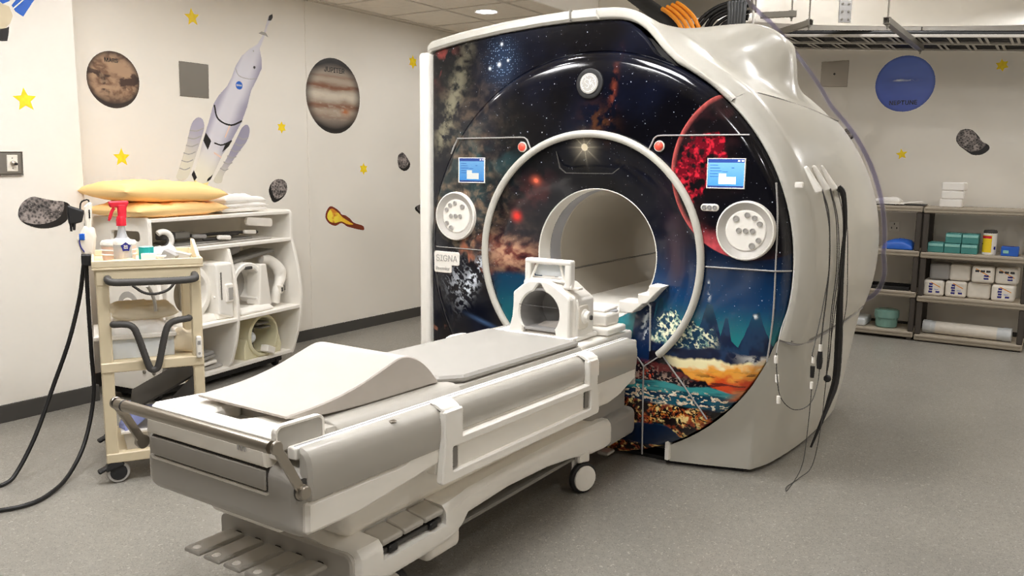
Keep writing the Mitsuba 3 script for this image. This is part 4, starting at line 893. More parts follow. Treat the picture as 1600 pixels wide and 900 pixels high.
def f_nep(p, n, uv):
    x, z = (p.x-.712)/.243, (p.z-2.212)/.243
    c = mix(srgb(70, 92, 184), srgb(92, 120, 208), smoothstep(-.9, .8, z+.3*(fbm(x*2, z*7, 1.0, 3)-.5)))
    c = mix(c, srgb(58, 76, 168), dr.exp(-(dr.square(x/.5)+dr.square((z-.12)/.1)))*.5)
    wsp = dr.exp(-(dr.square((x+.20)/.16)+dr.square((z-.13)/.035)))+.7*dr.exp(-(dr.square((x-.2)/.2)+dr.square((z-.11)/.03)))
    c = mix(c, srgb(226, 232, 246), dr.clip(wsp, 0, 1)*smoothstep(.35, .6, fbm(x*9, z*26, 3.0, 3)))
    return mix(c, srgb(52, 64, 140), smoothstep(.75, 1.05, x*x+z*z)*.5)
mat('neptune', mikit.proc(f_nep), .32)
def f_rock(p, n, uv):
    x, y, z = p.x*26, p.y*26, p.z*26
    a = fbm(x+2, y, z, 4); d1, d2, r = voronoi((p.x+p.y)*44, p.z*44)
    c = mix(srgb(50, 46, 46), srgb(150, 140, 136), smoothstep(.30, .66, a))
    c = mix(c, srgb(190, 180, 176), smoothstep(.10, .0, dr.abs(d2-d1-.16))*.5)
    return mix(c, srgb(22, 20, 20), smoothstep(.44, .10, d1)*.7)
mat('asteroid', mikit.proc(f_rock), .6)
def f_comet(p, n, uv):
    t = (p.y-1.29)/.42
    w = fbm(p.y*26, p.z*26, 1.0, 4)
    c = mix(srgb(244, 222, 70), srgb(236, 178, 44), smoothstep(.1, .8, t+.5*(w-.5)))
    return mix(c, srgb(206, 96, 28), smoothstep(.52, .72, w)*.8)
mat('comet', mikit.proc(f_comet), .5)
mat('comet_edge', srgb(120, 48, 24), .55)
def f_star(p, n, uv):
    return mix(srgb(248, 222, 44), srgb(236, 204, 30), noise((p.x+p.y)*60, p.z*60, 1.0))
mat('star', mikit.proc(f_star), .5)
RA = np.array(R_FLAME[1]); RT = np.array(R_TIP[0]); rd = (RT-RA)/np.linalg.norm(RT-RA); rn = np.array([rd[1], -rd[0]])
def f_rocket(p, n, uv):
    s = (p.y-RA[0])*rn[0]+(p.z-RA[1])*rn[1]; t = (p.y-RA[0])*rd[0]+(p.z-RA[1])*rd[1]
    c = mix(srgb(212, 210, 219), srgb(152, 148, 168), smoothstep(.0, .11, s+.02*(noise(t*9, 1.0, 2.0)-.5)))
    c = mix(c, srgb(168, 164, 182), smoothstep(-.07, -.13, s))
    return mix(c, srgb(236, 230, 200), smoothstep(.36, .05, t)*.7)
mat('rocket_print', mikit.proc(f_rocket), .5)
def planet(name, label, wall, c, r, m, text, th, ty, off):
    k = thing(name, label, 'wall sticker', 'planet stickers on the walls')
    part(k, 'disc', sticker(wall, Point(*c).buffer(r, quad_segs=24)), m)
    t = text_mesh(text, th, .0008, True); w = t.bounds[1, 0]
    if wall == 'left': t = frame(t, (WL+.0016, off-w/2, ty), (0, 1, 0), (0, 0, 1), (1, 0, 0))
    else: t = frame(t, (off-w/2, WR-.0016, ty), (1, 0, 0), (0, 0, 1), (0, -1, 0))
    part(k, 'lettering', t, 'print_black')
planet('mars_sticker', 'round brown sticker of a planet marked MARS on the left wall', 'left', (-.516, 1.969), .178, 'mars', 'MARS', .024, 2.078, -.527)
planet('jupiter_sticker', 'large round banded sticker of a planet marked JUPITER on the left wall', 'left', (1.42, 2.014), .307, 'jupiter', 'JUPITER', .040, 2.205, 1.43)
planet('neptune_sticker', 'round blue sticker of a planet marked NEPTUNE on the rear wall', 'rear', (.712, 2.212), .243, 'neptune', 'NEPTUNE', .036, 2.03, .708)
def starpoly(c, r, n, rot, inner=.46):
    a = np.radians(rot+90+np.arange(2*n)*180/n); q = np.where(np.arange(2*n) % 2 == 0, r, r*inner)
    return Polygon(np.column_stack([c[0]+q*np.cos(a), c[1]+q*np.sin(a)]))
ST = [('step', S_S[0], .066, 5, 4, 'largest yellow star sticker, on the wall section nearest the left edge'),
      ('left', S_L[2], .062, 5, 6, 'yellow star sticker high on the left wall above the small square plate'),
      ('left', S_L[3], .060, 5, 0, 'yellow star sticker on the left wall above the yellow pillows'),
      ('left', S_L[0], .046, 6, 0, 'yellow star sticker between the rocket sticker and the banded planet'),
      ('left', S_L[1], .052, 6, 0, 'yellow star sticker below the banded planet'),
      ('left', S_L[4], .062, 6, 0, 'yellow star sticker beside the top corner of the scanner'),
      ('rear', S_R[0], .052, 6, 8, 'yellow star sticker high on the rear wall right of the blue planet'),
      ('rear', S_R[1], .050, 5, 10, 'yellow star sticker low on the rear wall under the blue planet')]
for w, c, r, n, rot, lb in ST: thing('star_sticker', lb, 'wall sticker', 'star stickers on the walls', sticker(w, starpoly(c, r, n, rot, .46 if n == 5 else .58)), 'star')
AS = [('step', AST_A, 'large grey asteroid sticker on the near left wall section'), ('left', AST_B, 'dark grey asteroid sticker just above the right end of the coil cabinet'),
      ('left', AST_C, 'small grey asteroid sticker right of the lowest star near the scanner'), ('left', AST_D, 'grey asteroid sticker half hidden behind the white edge of the scanner'),
      ('rear', AST_E, 'grey asteroid sticker on the rear wall above the storage shelf'), ('rear', AST_F, 'small dark asteroid sticker behind the clear hose')]
for w, pts, lb in AS:
    k = thing('asteroid_sticker', lb, 'wall sticker', 'asteroid stickers on the walls')
    part(k, 'rock', sticker(w, smoothpoly(pts)), 'asteroid')
    P_ = smoothpoly(pts); b = P_.bounds; sh = 1 if w != 'left' or pts is AST_C else -1
    part(k, 'shadow_side', sticker(w, P_.difference(affinity.translate(P_, -sh*.12*(b[2]-b[0]), .14*(b[3]-b[1]))).buffer(-.002).buffer(.002), .0022, .0014), 'print_black')
k = thing('comet_sticker', 'yellow and orange flaming comet sticker low on the left wall', 'wall sticker')
part(k, 'edge', sticker('left', smoothpoly(COMET, 4)), 'comet_edge'); part(k, 'flame', sticker('left', smoothpoly(COMET_IN, 4), .0024, .0014), 'comet')
# the rocket
k = thing('rocket_sticker', 'tall white rocket sticker with two boosters on the left wall', 'wall sticker')
b0 = part(k, 'body', sticker('left', Polygon(R_BODY).buffer(0)), 'rocket_print')
body = Polygon(R_BODY).buffer(0)
for nm, L in (('booster', R_L), ('booster', R_R)):
    bk = part(k, nm, sticker('left', smoothpoly(L, 4), .003, .0012), 'rocket_print')
    for c in (R_LB if L is R_L else R_RB): part(k, bk.split('__')[1]+'__ring', sticker('left', LineString(spl(c, 5)).buffer(.0035, cap_style=2), .0036, .0028), 'key_grey')
for L, w in ((R_BAND, .006), (R_BAND2, .005), (R_CONE, .002)): part(k, 'band', sticker('left', LineString(spl(L, 6)).buffer(w, cap_style=2), .0024, .0014), 'print_black' if w > .003 else 'key_grey')
for L in (R_BLK1, R_BLK2, R_BLK3, R_BLK4): part(k, 'dark_panel', sticker('left', Polygon(L), .0027, .0014), 'print_black')
part(k, 'tip', sticker('left', Polygon(R_TIP), .0026, .0014), 'print_dark'); part(k, 'fin', sticker('left', Polygon(R_ARM).buffer(0), .0026, .0014), 'key_grey')
part(k, 'port', sticker('left', Point(*R_EYE[0]).buffer(.010), .0026, .0014), 'print_dark')
part(k, 'flame', sticker('left', Polygon(R_FLAME).buffer(0), .0014, .0), 'yellow_cloth')
rb = part(k, 'roundel', sticker('left', Point(*R_ROUND[0]).buffer(.030), .0028, .0014), 'blue')
t = text_mesh('NASA', .013, .0006, True)
part(k, rb.split('__')[1]+'__lettering', frame(t, (WL+.0028, R_ROUND[0][0]-t.bounds[1, 0]/2, R_ROUND[0][1]-.006), (0, 1, 0), (0, 0, 1), (1, 0, 0)), 'white')
c_m = np.mean(R_BAND2, 0)
for d_, l_ in ((.05, .09),): part(k, 'stripe', sticker('left', LineString([c_m+rd*d_, c_m+rd*(d_+l_)]).buffer(.005), .0024, .0014), 'blush')
part(k, 'stripe', sticker('left', LineString([c_m-rd*.10-rn*.03, c_m-rd*.10+rn*.03]).buffer(.006), .0024, .0014), 'blush')
# the satellite, top left corner
k = thing('satellite_sticker', 'satellite sticker with blue solar panels high on the near left wall', 'wall sticker')
for q in (SAT_P1, SAT_P2):
    pk = part(k, 'solar_panel', sticker('step', Polygon(q).buffer(0)), 'blue')
    c = np.array(q); part(k, pk.split('__')[1]+'__bar', sticker('step', LineString([c[0]*.5+c[-1]*.5, c[1]*.5+c[2]*.5]).buffer(.003), .0022, .0014), 'white')
part(k, 'body', sticker('step', Polygon(SAT_B).buffer(0), .002), 'beige'); part(k, 'thruster', sticker('step', Polygon(SAT_T).buffer(0), .002), 'print_black')
# metal plates and outlets
k = thing('blank_plate', 'square grey metal blank plate left of the rocket sticker', 'wall plate', 'square metal wall plates')
part(k, 'sheet', eyz(Polygon(PL_L), WL+.001, WL+.005, .0015), 'plate'); part(k, 'screw', disc(.005, .002, 'x', (WL+.005, .60, 2.28), .0008, 12), 'galvanised')
k = thing('blank_plate', 'square brushed metal plate with a centre hole on the rear wall by the blue planet', 'wall plate', 'square metal wall plates')
part(k, 'sheet', exz(Polygon(PL_R), WR-.006, WR-.001, .002), 'metal'); c = np.mean(PL_R, 0)
part(k, 'hole', exz(Point(*c).buffer(.010), WR-.0075, WR-.0055), 'print_dark')
k = thing('wall_outlet', 'grey metal outlet plate with a white socket at the left edge', 'wall outlet')
part(k, 'plate', eyz(Polygon(SW), WS+.001, WS+.014, .012), 'plate'); pi = Polygon(SW_IN)
part(k, 'socket', eyz(pi, WS+.012, WS+.019, .003), 'offwhite'); c = np.mean(SW_IN, 0)
part(k, 'jack', mv(lathe([(.013, 0), (.013, .02), (.008, .024), (.0005, .024)], 18, 'x'), (WS+.018, c[0], c[1])), 'metal', 40)
part(k, 'jack_pin', mv(lathe([(.007, 0), (.007, .035), (.0005, .036)], 14, 'x'), (WS+.018, c[0]+.004, c[1]-.004)), 'print_black', 40)
for dz in (-.028, .028): part(k, 'screw', disc(.004, .002, 'x', (WS+.018, c[0], c[1]+dz), .0008, 10), 'galvanised')
# ------------------------------------------------------------------ coil cabinet by the left wall; local axes: u along, v towards the wall
CO = np.array([-2.43, -.80, 0]); CU = np.array([-.14, .99, 0]); CU /= np.linalg.norm(CU); CV = np.array([-CU[1], CU[0], 0])
def cab(m): return frame(m, CO, CU, CV, (0, 0, 1))
CL = 1.255
K = thing('coil_cabinet', 'low white cabinet with bowed side panels holding scanner coils', 'cabinet')
vf = [(.030, .085), (.0, .16), (-.045, .30), (-.068, .45), (-.064, .58), (-.045, .72), (-.012, .86), (.006, .93), (.008, 1.08), (.016, 1.115), (.036, 1.128)]
side = Polygon(list(spl(vf, 4))+[(.46, 1.128), (.475, 1.115), (.475, .085)])
def end(u0, u1, hole, extra=None):
    p = side.difference(rrect(*hole, .02))
    if extra is not None: p = p.difference(extra)
    return cab(eyz(p, u0, u1, .004))
part(K, 'side_panel', end(0, .026, (.085, .325, .985, 1.045)), 'white', 40)
part(K, 'side_panel', end(CL-.026, CL, (.175, .43, 1.0, 1.06)), 'white', 40)
part(K, 'arch_shade_ring', cab(eyz(Point(.205, .60).buffer(.085).union(sbox(.12, .40, .29, .60)).difference(Point(.205, .59).buffer(.058).union(sbox(.147, .39, .263, .59))), -.004, .002, .001)), 'key_grey')  # grey ring paints the soft shadow round the white arch
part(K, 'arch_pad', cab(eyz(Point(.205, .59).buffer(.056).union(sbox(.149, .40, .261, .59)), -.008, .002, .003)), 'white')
for v in (.02, .10): part(K, 'knob', cab(mv(lathe([(.011, 0), (.011, .008), (.0005, .010)], 14, 'x'), (0, v, .205), s=(-1, 1, 1))), 'plate', 40)
part(K, 'back_panel', cab(cbox(.02, CL-.02, .462, .476, .09, 1.10)), 'offwhite')
for z0, z1, v0 in ((.085, .112, .035), (.425, .450, -.058), (.905, .928, .004), (1.098, 1.120, .012)):
    part(K, 'shelf_board', cab(cbox(.024, CL-.024, v0, .465, z0, z1, .004)), 'white')
dvd = Polygon([(.035, .11)]+[(v+.006, z) for v, z in spl(vf, 4) if .13 < z < .90]+[(.02, .906), (.46, .906), (.46, .11)])
part(K, 'divider', cab(eyz(dvd, .612, .636, .004)), 'white', 40)
part(K, 'base_recess', cab(cbox(.05, CL-.05, .10, .45, .03, .086)), 'black')
for u, v in ((.10, .12), (1.15, .12), (.10, .40), (1.15, .40)):
    part(K, 'caster', cab(lathe([(.012, -.012), (.03, -.012), (.03, .012), (.012, .012)], 20, 'x', (u, v, .0305))), 'rubber', 40)
# pillows
def pillow(L, W, h, seed, n=34):
    u, v = np.meshgrid(np.linspace(-1, 1, n), np.linspace(-1, 1, n), indexing='ij')
    pin = 1-.07*(1-v**2)*np.abs(u)**3; pin2 = 1-.09*(1-u**2)*np.abs(v)**3
    X, Y = u*pin*L/2, v*pin2*W/2
    t = h/2*np.clip((1-np.abs(u)**4)*(1-np.abs(v)**4), 0, 1)**.5
    nz = nfbm(np.stack([X*9+seed, Y*9, X*0], -1), 3, seed); cr = 1-np.abs(2*nfbm(np.stack([X*13, Y*13+seed, X*0+3], -1), 2, seed+5)-1)
    e = np.clip(1-np.abs(u)**6, 0, 1)*np.clip(1-np.abs(v)**6, 0, 1)
    top = np.stack([X, Y, t+e*((nz-.5)*.030+(cr-.75)*.020)], -1); bot = np.stack([X, Y, -t*.85+e*((nz-.5)*.012)], -1)
    m = cat(grid(top), grid(bot[::-1])); m.merge_vertices(); return m
mat('pillow_yellow', srgb(252, 212, 146), .42)
p1 = thing('pillow', 'lower of two yellow vinyl pillows stacked on the coil cabinet', 'pillow', 'yellow pillows', cab(mv(pillow(.74, .46, .105, 3), (.285, .235, 1.164), rz=2)), 'pillow_yellow', True)
p2 = thing('pillow', 'upper of two yellow vinyl pillows stacked on the coil cabinet', 'pillow', 'yellow pillows', cab(mv(pillow(.76, .45, .135, 8), (.255, .225, 1.266), ry=2, rz=-3)), 'pillow_yellow', True)
# folded white pads beside them
def wad(L, W, h, seed):
    m = pillow(L, W, h, seed, 22); return m
for i, (u, v, z, L, W, h, s) in enumerate([(.86, .24, 1.140, .46, .36, .045, 21), (.87, .23, 1.168, .42, .34, .050, 22), (.78, .20, 1.205, .22, .28, .08, 23), (.95, .22, 1.200, .24, .30, .07, 24)]):
    thing('folded_pad', ['lowest folded white pad beside the yellow pillows', 'second folded white pad beside the yellow pillows', 'rolled white pad next to the yellow pillows', 'rolled white pad at the right end of the cabinet top'][i], 'pad', 'white pads on the cabinet', cab(mv(wad(L, W, h, s), (u, v, z))), 'sheet', True)
# top compartment: flat flexible coil with leads
FC = thing('flexible_coil', 'flat grey flexible coil with white connector blocks on the top shelf', 'coil')
part(FC, 'mat', cab(extr(rpoly([(.19, .04), (1.12, .06), (1.14, .36), (.25, .38)], .05), .930, .942, .004)), 'table_panel', 40)
part(FC, 'mat_fold', cab(extr(rpoly([(.24, .05), (.95, .07), (.92, .30), (.28, .32)], .05), .943, .952, .003)), 'dark_grey', 40)
part(FC, 'lead', cab(tube(spl([(.22, .16, 1.000), (.34, .15, 1.000), (.50, .17, .985), (.70, .18, .985), (.90, .16, .982), (1.10, .2, .970)], 6), .010, 8)), 'charcoal', 50)
part(FC, 'lead', cab(tube(spl([(.50, .10, .962), (.62, .08, .962), (.70, .12, .975), (.85, .14, .975)], 6), .008, 8)), 'charcoal', 50)
part(FC, 'plug', cab(rbox(.20, .30, .12, .19, .975, 1.025, .012)), 'charcoal', 35)
part(FC, 'plug_sleeve', cab(rbox(.30, .42, .12, .18, .975, 1.02, .012)), 'dark_grey', 35)
for u, v, z, m_ in ((.47, .10, .985, 'trimline'), (.63, .05, .970, 'white'), (.92, .10, .985, 'white')): part(FC, 'connector_block', cab(mv(rbox(-.055, .055, -.016, .016, -.014, .014, .012), (u, v, z), ry=4)), m_, 35)
HK = thing('small_coil_loop', 'small white loop coil lying at the left end of the top shelf', 'coil')
part(HK, 'loop', cab(mv(tube(np.column_stack([.052*np.cos(np.linspace(-2.2, 2.2, 24)), np.zeros(24), .052*np.sin(np.linspace(-2.2, 2.2, 24))]), .018, 10), (.12, .03, .988), rz=-15)), 'white', 50)
part(HK, 'loop_lining', cab(mv(tube(np.column_stack([.038*np.cos(np.linspace(-2.1, 2.1, 24)), np.zeros(24), .038*np.sin(np.linspace(-2.1, 2.1, 24))]), .010, 8), (.12, .035, .988), rz=-15)), 'charcoal', 50)
# middle left: ring coil and slotted box coil
RC = thing('ring_coil', 'white ring shaped coil behind the cart post on the middle shelf', 'coil')
a = np.linspace(0, 2*np.pi, 40, endpoint=False)
part(RC, 'ring', cab(mv(ringmesh(np.array([np.column_stack([r*np.cos(a), np.full(40, y), r*np.sin(a)]) for r, y in ((.165, 0), (.178, .01), (.178, .12), (.165, .13), (.135, .13), (.128, .12), (.128, .01), (.135, 0))]), closed=True), (.305, .02, .645))), 'white', 40)
part(RC, 'foot', cab(hull([(.21, .0, .452), (.52, .0, .452), (.21, .16, .452), (.52, .16, .452), (.24, .02, .51), (.50, .02, .49), (.24, .14, .51), (.50, .14, .49)])), 'white_gloss', 30)
part(RC, 'lead', cab(tube(spl([(.47, .0, .60), (.50, -.02, .60), (.52, -.02, .64), (.53, .0, .66)], 5), .008, 8)), 'white', 50)
BC = thing('box_coil', 'upright white box coil with a slot on the middle shelf', 'coil')
part(BC, 'shell', cab(rhull([(.50, -.02, .50), (.588, -.02, .47), (.50, .16, .50), (.588, .16, .47), (.478, -.02, .80), (.588, -.02, .80), (.478, .16, .80), (.588, .16, .80)], .018)), 'white_gloss', 40)
part(BC, 'slot', cab(exz(rrect(.495, .507, .58, .76, .005), -.0395, -.036)), 'dark_grey')
part(BC, 'grip', cab(rbox(.530, .596, -.052, -.030, .56, .68, .010)), 'white', 35); part(BC, 'grip_gap', cab(exz(rrect(.548, .586, .575, .655, .004), -.0545, -.050)), 'key_grey')
part(BC, 'foot', cab(rbox(.485, .605, -.02, .17, .451, .50, .015)), 'white', 35)
# middle right: open cradle coil with side horn, grey pads over it
CC = thing('cradle_coil', 'white open cradle shaped head coil on the right middle shelf', 'coil')
part(CC, 'base', cab(rhull([(.68, -.03, .462), (.98, -.02, .462), (.68, .22, .462), (.98, .22, .462), (.70, .0, .485), (.96, .0, .485)], .010)), 'white_gloss', 40)
arcp = np.vstack([arc(.80, .635, .155, -55, 205, 40), arc(.80, .635, .118, 205, -55, 40)])
part(CC, 'hoop', cab(exz(Polygon(arcp), .01, .17, .008)), 'white_gloss', 40)
part(CC, 'strap', cab(rhull([(.885, .0, .50), (.985, .0, .49), (.885, .10, .50), (.985, .10, .49), (.905, .0, .76), (.945, .0, .76), (.905, .10, .76)], .010)), 'white', 40)
part(CC, 'back', cab(exz(Polygon(arc(.80, .635, .120, 0, 360, 30)), .165, .18)), 'key_grey'); part(CC, 'slot', cab(rbox(.77, .83, .0, .06, .745, .765, .004)), 'charcoal')
HN = thing('horn_coil', 'white curved side piece of a coil leaning at the right end of the middle shelf', 'coil')
part(HN, 'horn', cab(tube(spl([(1.08, .04, .475), (1.10, .04, .56), (1.165, .06, .64), (1.16, .07, .71), (1.10, .09, .77), (1.02, .10, .79)], 6), np.interp(np.arange(31), [0, 8, 16, 30], [.034, .034, .046, .03]), 12)), 'white', 50)
part(HN, 'latch', cab(rbox(1.09, 1.13, -.003, .03, .54, .60, .008)), 'offwhite', 35); part(HN, 'latch_slot', cab(rbox(1.105, 1.118, -.006, .0, .555, .585, .002)), 'charcoal')
part(HN, 'tip', cab(rbox(1.19, 1.222, .06, .10, .545, .58, .006)), 'dark_grey', 35)
FP = thing('foam_wedge_pad', 'flat grey pad lying across the coils under the upper shelf', 'pad', None, cab(mv(rbox(-.23, .23, -.10, .10, -.012, .012, .010), (.90, .17, .815), ry=-7)), 'dark_grey', 35)
thing('foam_roll', 'pale grey rolled pad tucked under the upper shelf', 'pad', None, cab(mv(rbox(-.09, .09, -.05, .05, -.028, .028, .024), (.76, .16, .858), ry=-14)), 'trimline', 35)
# lower left: stack of grey pads; lower right: cream drum coil with a phantom and a box
for i, (u, z, L, ry, m_) in enumerate([(.40, .125, .40, 0, 'key_grey'), (.37, .150, .36, -4, 'white'), (.35, .182, .38, -6, 'pad'), (.36, .210, .34, -5, 'trimline')]):
    thing('positioning_pad', ['lowest dark grey pad on the cabinet floor', 'white pad second from the bottom on the cabinet floor', 'grey pad third from the bottom on the cabinet floor', 'topmost grey pad of the stack on the cabinet floor'][i], 'pad', 'stack of pads on the cabinet floor', cab(mv(rbox(-L/2, L/2, -.13, .13, -.011, .011, .009), (u, .20, z), ry=ry)), m_, 35)
DC = thing('drum_coil', 'cream drum shaped coil on a foot at the bottom of the cabinet', 'coil')
part(DC, 'drum', cab(mv(ringmesh(np.array([np.column_stack([r*np.cos(a), np.full(40, y), r*np.sin(a)]) for r, y in ((.140, 0), (.148, .008), (.148, .26), (.140, .268), (.128, .26), (.126, .25), (.126, .01), (.130, 0))]), closed=True), (.965, .04, .262))), 'cream', 40)
part(DC, 'foot', cab(exz(Polygon([(.79, .113), (1.15, .113), (1.165, .16), (1.14, .235), (1.10, .245), (1.09, .20), (1.02, .135), (.91, .135), (.845, .20), (.82, .26), (.79, .20)]), .06, .27, .006)), 'cream', 40)
part(DC, 'drum_back', cab(exz(Point(.965, .262).buffer(.127), .25, .262)), 'key_grey'); part(DC, 'bar', cab(cbox(.92, 1.04, .06, .24, .335, .35)), 'dark_grey'); part(DC, 'bar', cab(cbox(.96, 1.06, .06, .24, .305, .315)), 'dark_grey')
PH = thing('phantom_ball', 'clear round test phantom inside the cream drum coil', 'phantom'); part(PH, 'ball', cab(mv(trimesh.creation.icosphere(3, .042), (.895, .11, .252))), 'binclear', True)
part(PH, 'stand', cab(lathe([(.03, 0), (.022, .03), (.02, .05), (.0005, .05)], 20, 'z', (.895, .11, .165))), 'charcoal', 40)
thing('small_box', 'small white box lying at the mouth of the cream drum coil', 'box', None, cab(mv(rbox(-.05, .05, -.03, .03, -.024, .024, .006), (.985, .03, .160), ry=22, rz=10)), 'white', 35)
# ------------------------------------------------------------------ beige utility cart; local axes: s along its front, d into its depth
KO = np.array([-1.52, -1.66, 0]); KS = np.array([.5, .866, 0]); KD = np.array([-.866, .5, 0])
def ct(m): return frame(m, KO, KS, KD, (0, 0, 1))
W, D = .432, .52
CT = thing('utility_cart', 'beige utility cart with black bar handles beside the patient table', 'cart')
for s0, d0, w in ((0, 0, .052), (W-.046, 0, .046), (0, D-.045, .045), (W-.045, D-.045, .045)):
    part(CT, 'post', ct(cbox(s0, s0+w, d0, d0+.045, .098, .975, .005)), 'beige')
part(CT, 'apron', ct(cbox(.0, W, -.004, .014, .905, .978, .005)), 'beige'); part(CT, 'apron', ct(cbox(.0, W, D-.014, D+.004, .905, .978, .005)), 'beige')
for s0 in (0, W-.016): part(CT, 'side_rail', ct(cbox(s0-.004, s0+.018, .02, D-.02, .905, .978, .005)), 'beige')
def tray(z0, z1, nm, pr=.012):
    p = sbox(-pr, -pr, W+pr, D+pr)
    k = part(CT, nm, ct(extr(p, z0, z0+.012, .003)), 'beige')
    part(k, 'rim', ct(extr(p.difference(sbox(-pr+.012, -pr+.012, W+pr-.012, D+pr-.012)), z0+.012, z1, .003)), 'beige')
tray(.975, 1.018, 'tray')
part(CT, 'tray_corner', ct(eyz(Polygon([(.05, 1.0), (.36, 1.0), (.36, 1.075), (.32, 1.075)]), W-.004, W+.012, .002)), 'beige')
part(CT, 'shelf', ct(cbox(.0, W, .0, D, .545, .556, .003)), 'beige'); part(CT, 'shelf_rail', ct(cbox(.0, W, -.006, .016, .515, .560, .004)), 'beige'); part(CT, 'shelf_rail', ct(cbox(.0, W, D-.016, D+.006, .515, .560, .004)), 'beige')
part(CT, 'bottom_shelf', ct(cbox(.0, W, .0, D, .105, .120, .003)), 'beige'); part(CT, 'bottom_rail', ct(cbox(.0, W, -.006, .016, .098, .142, .004)), 'beige')
hz = [(.048, -.004, .938), (.048, -.045, .938), (.060, -.058, .930), (.11, -.062, .926), (.33, -.062, .924), (.395, -.058, .928), (.405, -.045, .936), (.405, -.004, .940)]
part(CT, 'handle_bar', ct(tube(spl(hz, 5), .0165, 12)), 'charcoal', 50, 'dark grey handle bar')
vz = [(.062, -.004, .735), (.062, -.02, .735), (.10, -.026, .735), (.135, -.028, .722), (.155, -.030, .68), (.192, -.032, .545), (.205, -.033, .522), (.222, -.033, .522), (.236, -.032, .545), (.268, -.030, .68), (.288, -.028, .722), (.32, -.026, .737), (.37, -.022, .742), (.372, -.004, .742)]
part(CT, 'vee_bar', ct(tube(spl(vz, 5), .0150, 12)), 'charcoal', 50, 'black vee shaped bar')
for s0, d0, tn in ((.03, .02, 8), (.03, D-.02, 14), (W-.02, .02, -6), (W-.02, D-.02, 10)):
    R = lambda m: ct(mv(m, (s0, d0, 0), rz=tn-90))
    w = part(CT, 'caster', R(lathe([(.012, -.016), (.046, -.016), (.050, -.010), (.050, .010), (.046, .016), (.012, .016)], 28, 'x', (0, .015, .050))), 'key_grey', 40)
    part(w, 'hub', R(lathe([(.0005, -.019), (.036, -.018), (.036, .018), (.0005, .019)], 24, 'x', (0, .015, .050))), 'rubber', 40)
    part(w, 'housing', R(rhull([(-.018, -.03, .07), (.018, -.03, .07), (-.018, .03, .088), (.018, .03, .088), (-.014, -.01, .098), (.014, -.01, .098)], .010)), 'black', 40)
    part(w, 'brake', R(rhull([(-.012, -.06, .062), (.012, -.06, .062), (-.012, -.03, .075), (.012, -.03, .075)], .008)), 'black', 40)
part(CT, 'wire_clip', ct(tube(spl([(.145, -.02, .905), (.19, -.03, .872), (.24, -.035, .865), (.29, -.03, .880), (.32, -.02, .91)], 6), .006, 8)), 'charcoal', 50)
part(CT, 'grey_strap', ct(tube(spl([(.205, -.01, .90), (.22, .02, .87), (.235, .05, .82), (.24, .08, .77)], 6), .008, 8)), 'table_panel', 50)
# things on the tray
def bottle_prof(pts): return lathe(pts, 32, 'z')
Bm = [(.0005, 0), (.034, 0), (.038, .006), (.038, .095), (.036, .105), (.022, .125), (.016, .150), (.014, .175), (.014, .185)]
SB = thing('spray_bottle', 'clear spray bottle with a red trigger head on the cart tray', 'spray bottle')
at = lambda s_, d_, z_=.9885: (s_, d_, z_)
part(SB, 'body', ct(mv(lathe(Bm, 32, 'z', caps=False), at(.118, .13))), 'frosted', 50)
part(SB, 'liquid', ct(mv(bottle_prof([(.0005, .003), (.0340, .003), (.0362, .008), (.0362, .060), (.0005, .061)]), at(.118, .13))), 'blush', 50)
part(SB, 'shoulder_label', ct(mv(lathe([(.0385, .088), (.0385, .098), (.0362, .106), (.028, .117)], 32, 'z', caps=False), at(.118, .13))), 'white', 50)
part(SB, 'collar', ct(mv(lathe([(.0005, .172), (.021, .172), (.021, .200), (.017, .215), (.0005, .216)], 28, 'z'), at(.118, .13))), 'red', 40)
part(SB, 'trigger_head', ct(mv(cat(rhull([(-.040, 0, .274), (.026, 0, .276), (-.036, 0, .262), (.020, 0, .262)], .009), rhull([(-.004, 0, .262), (.016, 0, .262), (.0, 0, .212), (.010, 0, .212)], [.010, .010, .013, .013])), at(.118, .13))), 'red', 40)
part(SB, 'trigger', ct(mv(tube(spl([(-.026, 0, .252), (-.036, 0, .235), (-.046, 0, .205), (-.050, 0, .195)], 5), [.007]*11+[.005]*5, 8), at(.118, .13))), 'red', 50)
part(SB, 'badge', ct(mv(exz(starpoly((.012, .078), .022, 5, 0, .75), -.0405, -.037), at(.118, .13))), 'navy_print'); part(SB, 'badge_mark', ct(mv(exz(unary_union([sbox(.004, .071+i*.006, .020, .0735+i*.006) for i in range(3)]), -.0413, -.0403), at(.118, .13))), 'white')
CS = thing('plastic_tub', 'pale pink plastic tub behind the spray bottle on the cart', 'tub')
part(CS, 'bowl', ct(mv(lathe([(.0005, 0), (.066, 0), (.070, .01), (.074, .085), (.070, .085), (.066, .01)], 36, 'z'), at(.105, .25))), 'blush', 50)
for i in range(3): part(CS, 'band', ct(mv(lathe([(.0715, .030+.02*i), (.076, .034+.02*i), (.0735, .038+.02*i)], 36, 'z', caps=False), at(.105, .25))), 'sheet', 50)
part(CS, 'lid', ct(mv(lathe([(.0005, .098), (.072, .096), (.077, .088), (.077, .078)], 36, 'z', caps=False), at(.105, .25))), 'white', 50)
thing('yellow_cloth', 'folded yellow cloth in front of the spray bottle', 'cloth', None, ct(mv(pillow(.135, .07, .028, 31, 18), at(.105, .055, 1.0))), 'yellow_cloth', True)
TR = thing('tape_roll', 'teal roll of wrap lying by the spray bottle', 'tape'); part(TR, 'wrap', ct(mv(lathe([(.012, -.03), (.032, -.03), (.032, .03), (.012, .03)], 30, 'z'), at(.215, .12, 1.03))), 'teal', 40)
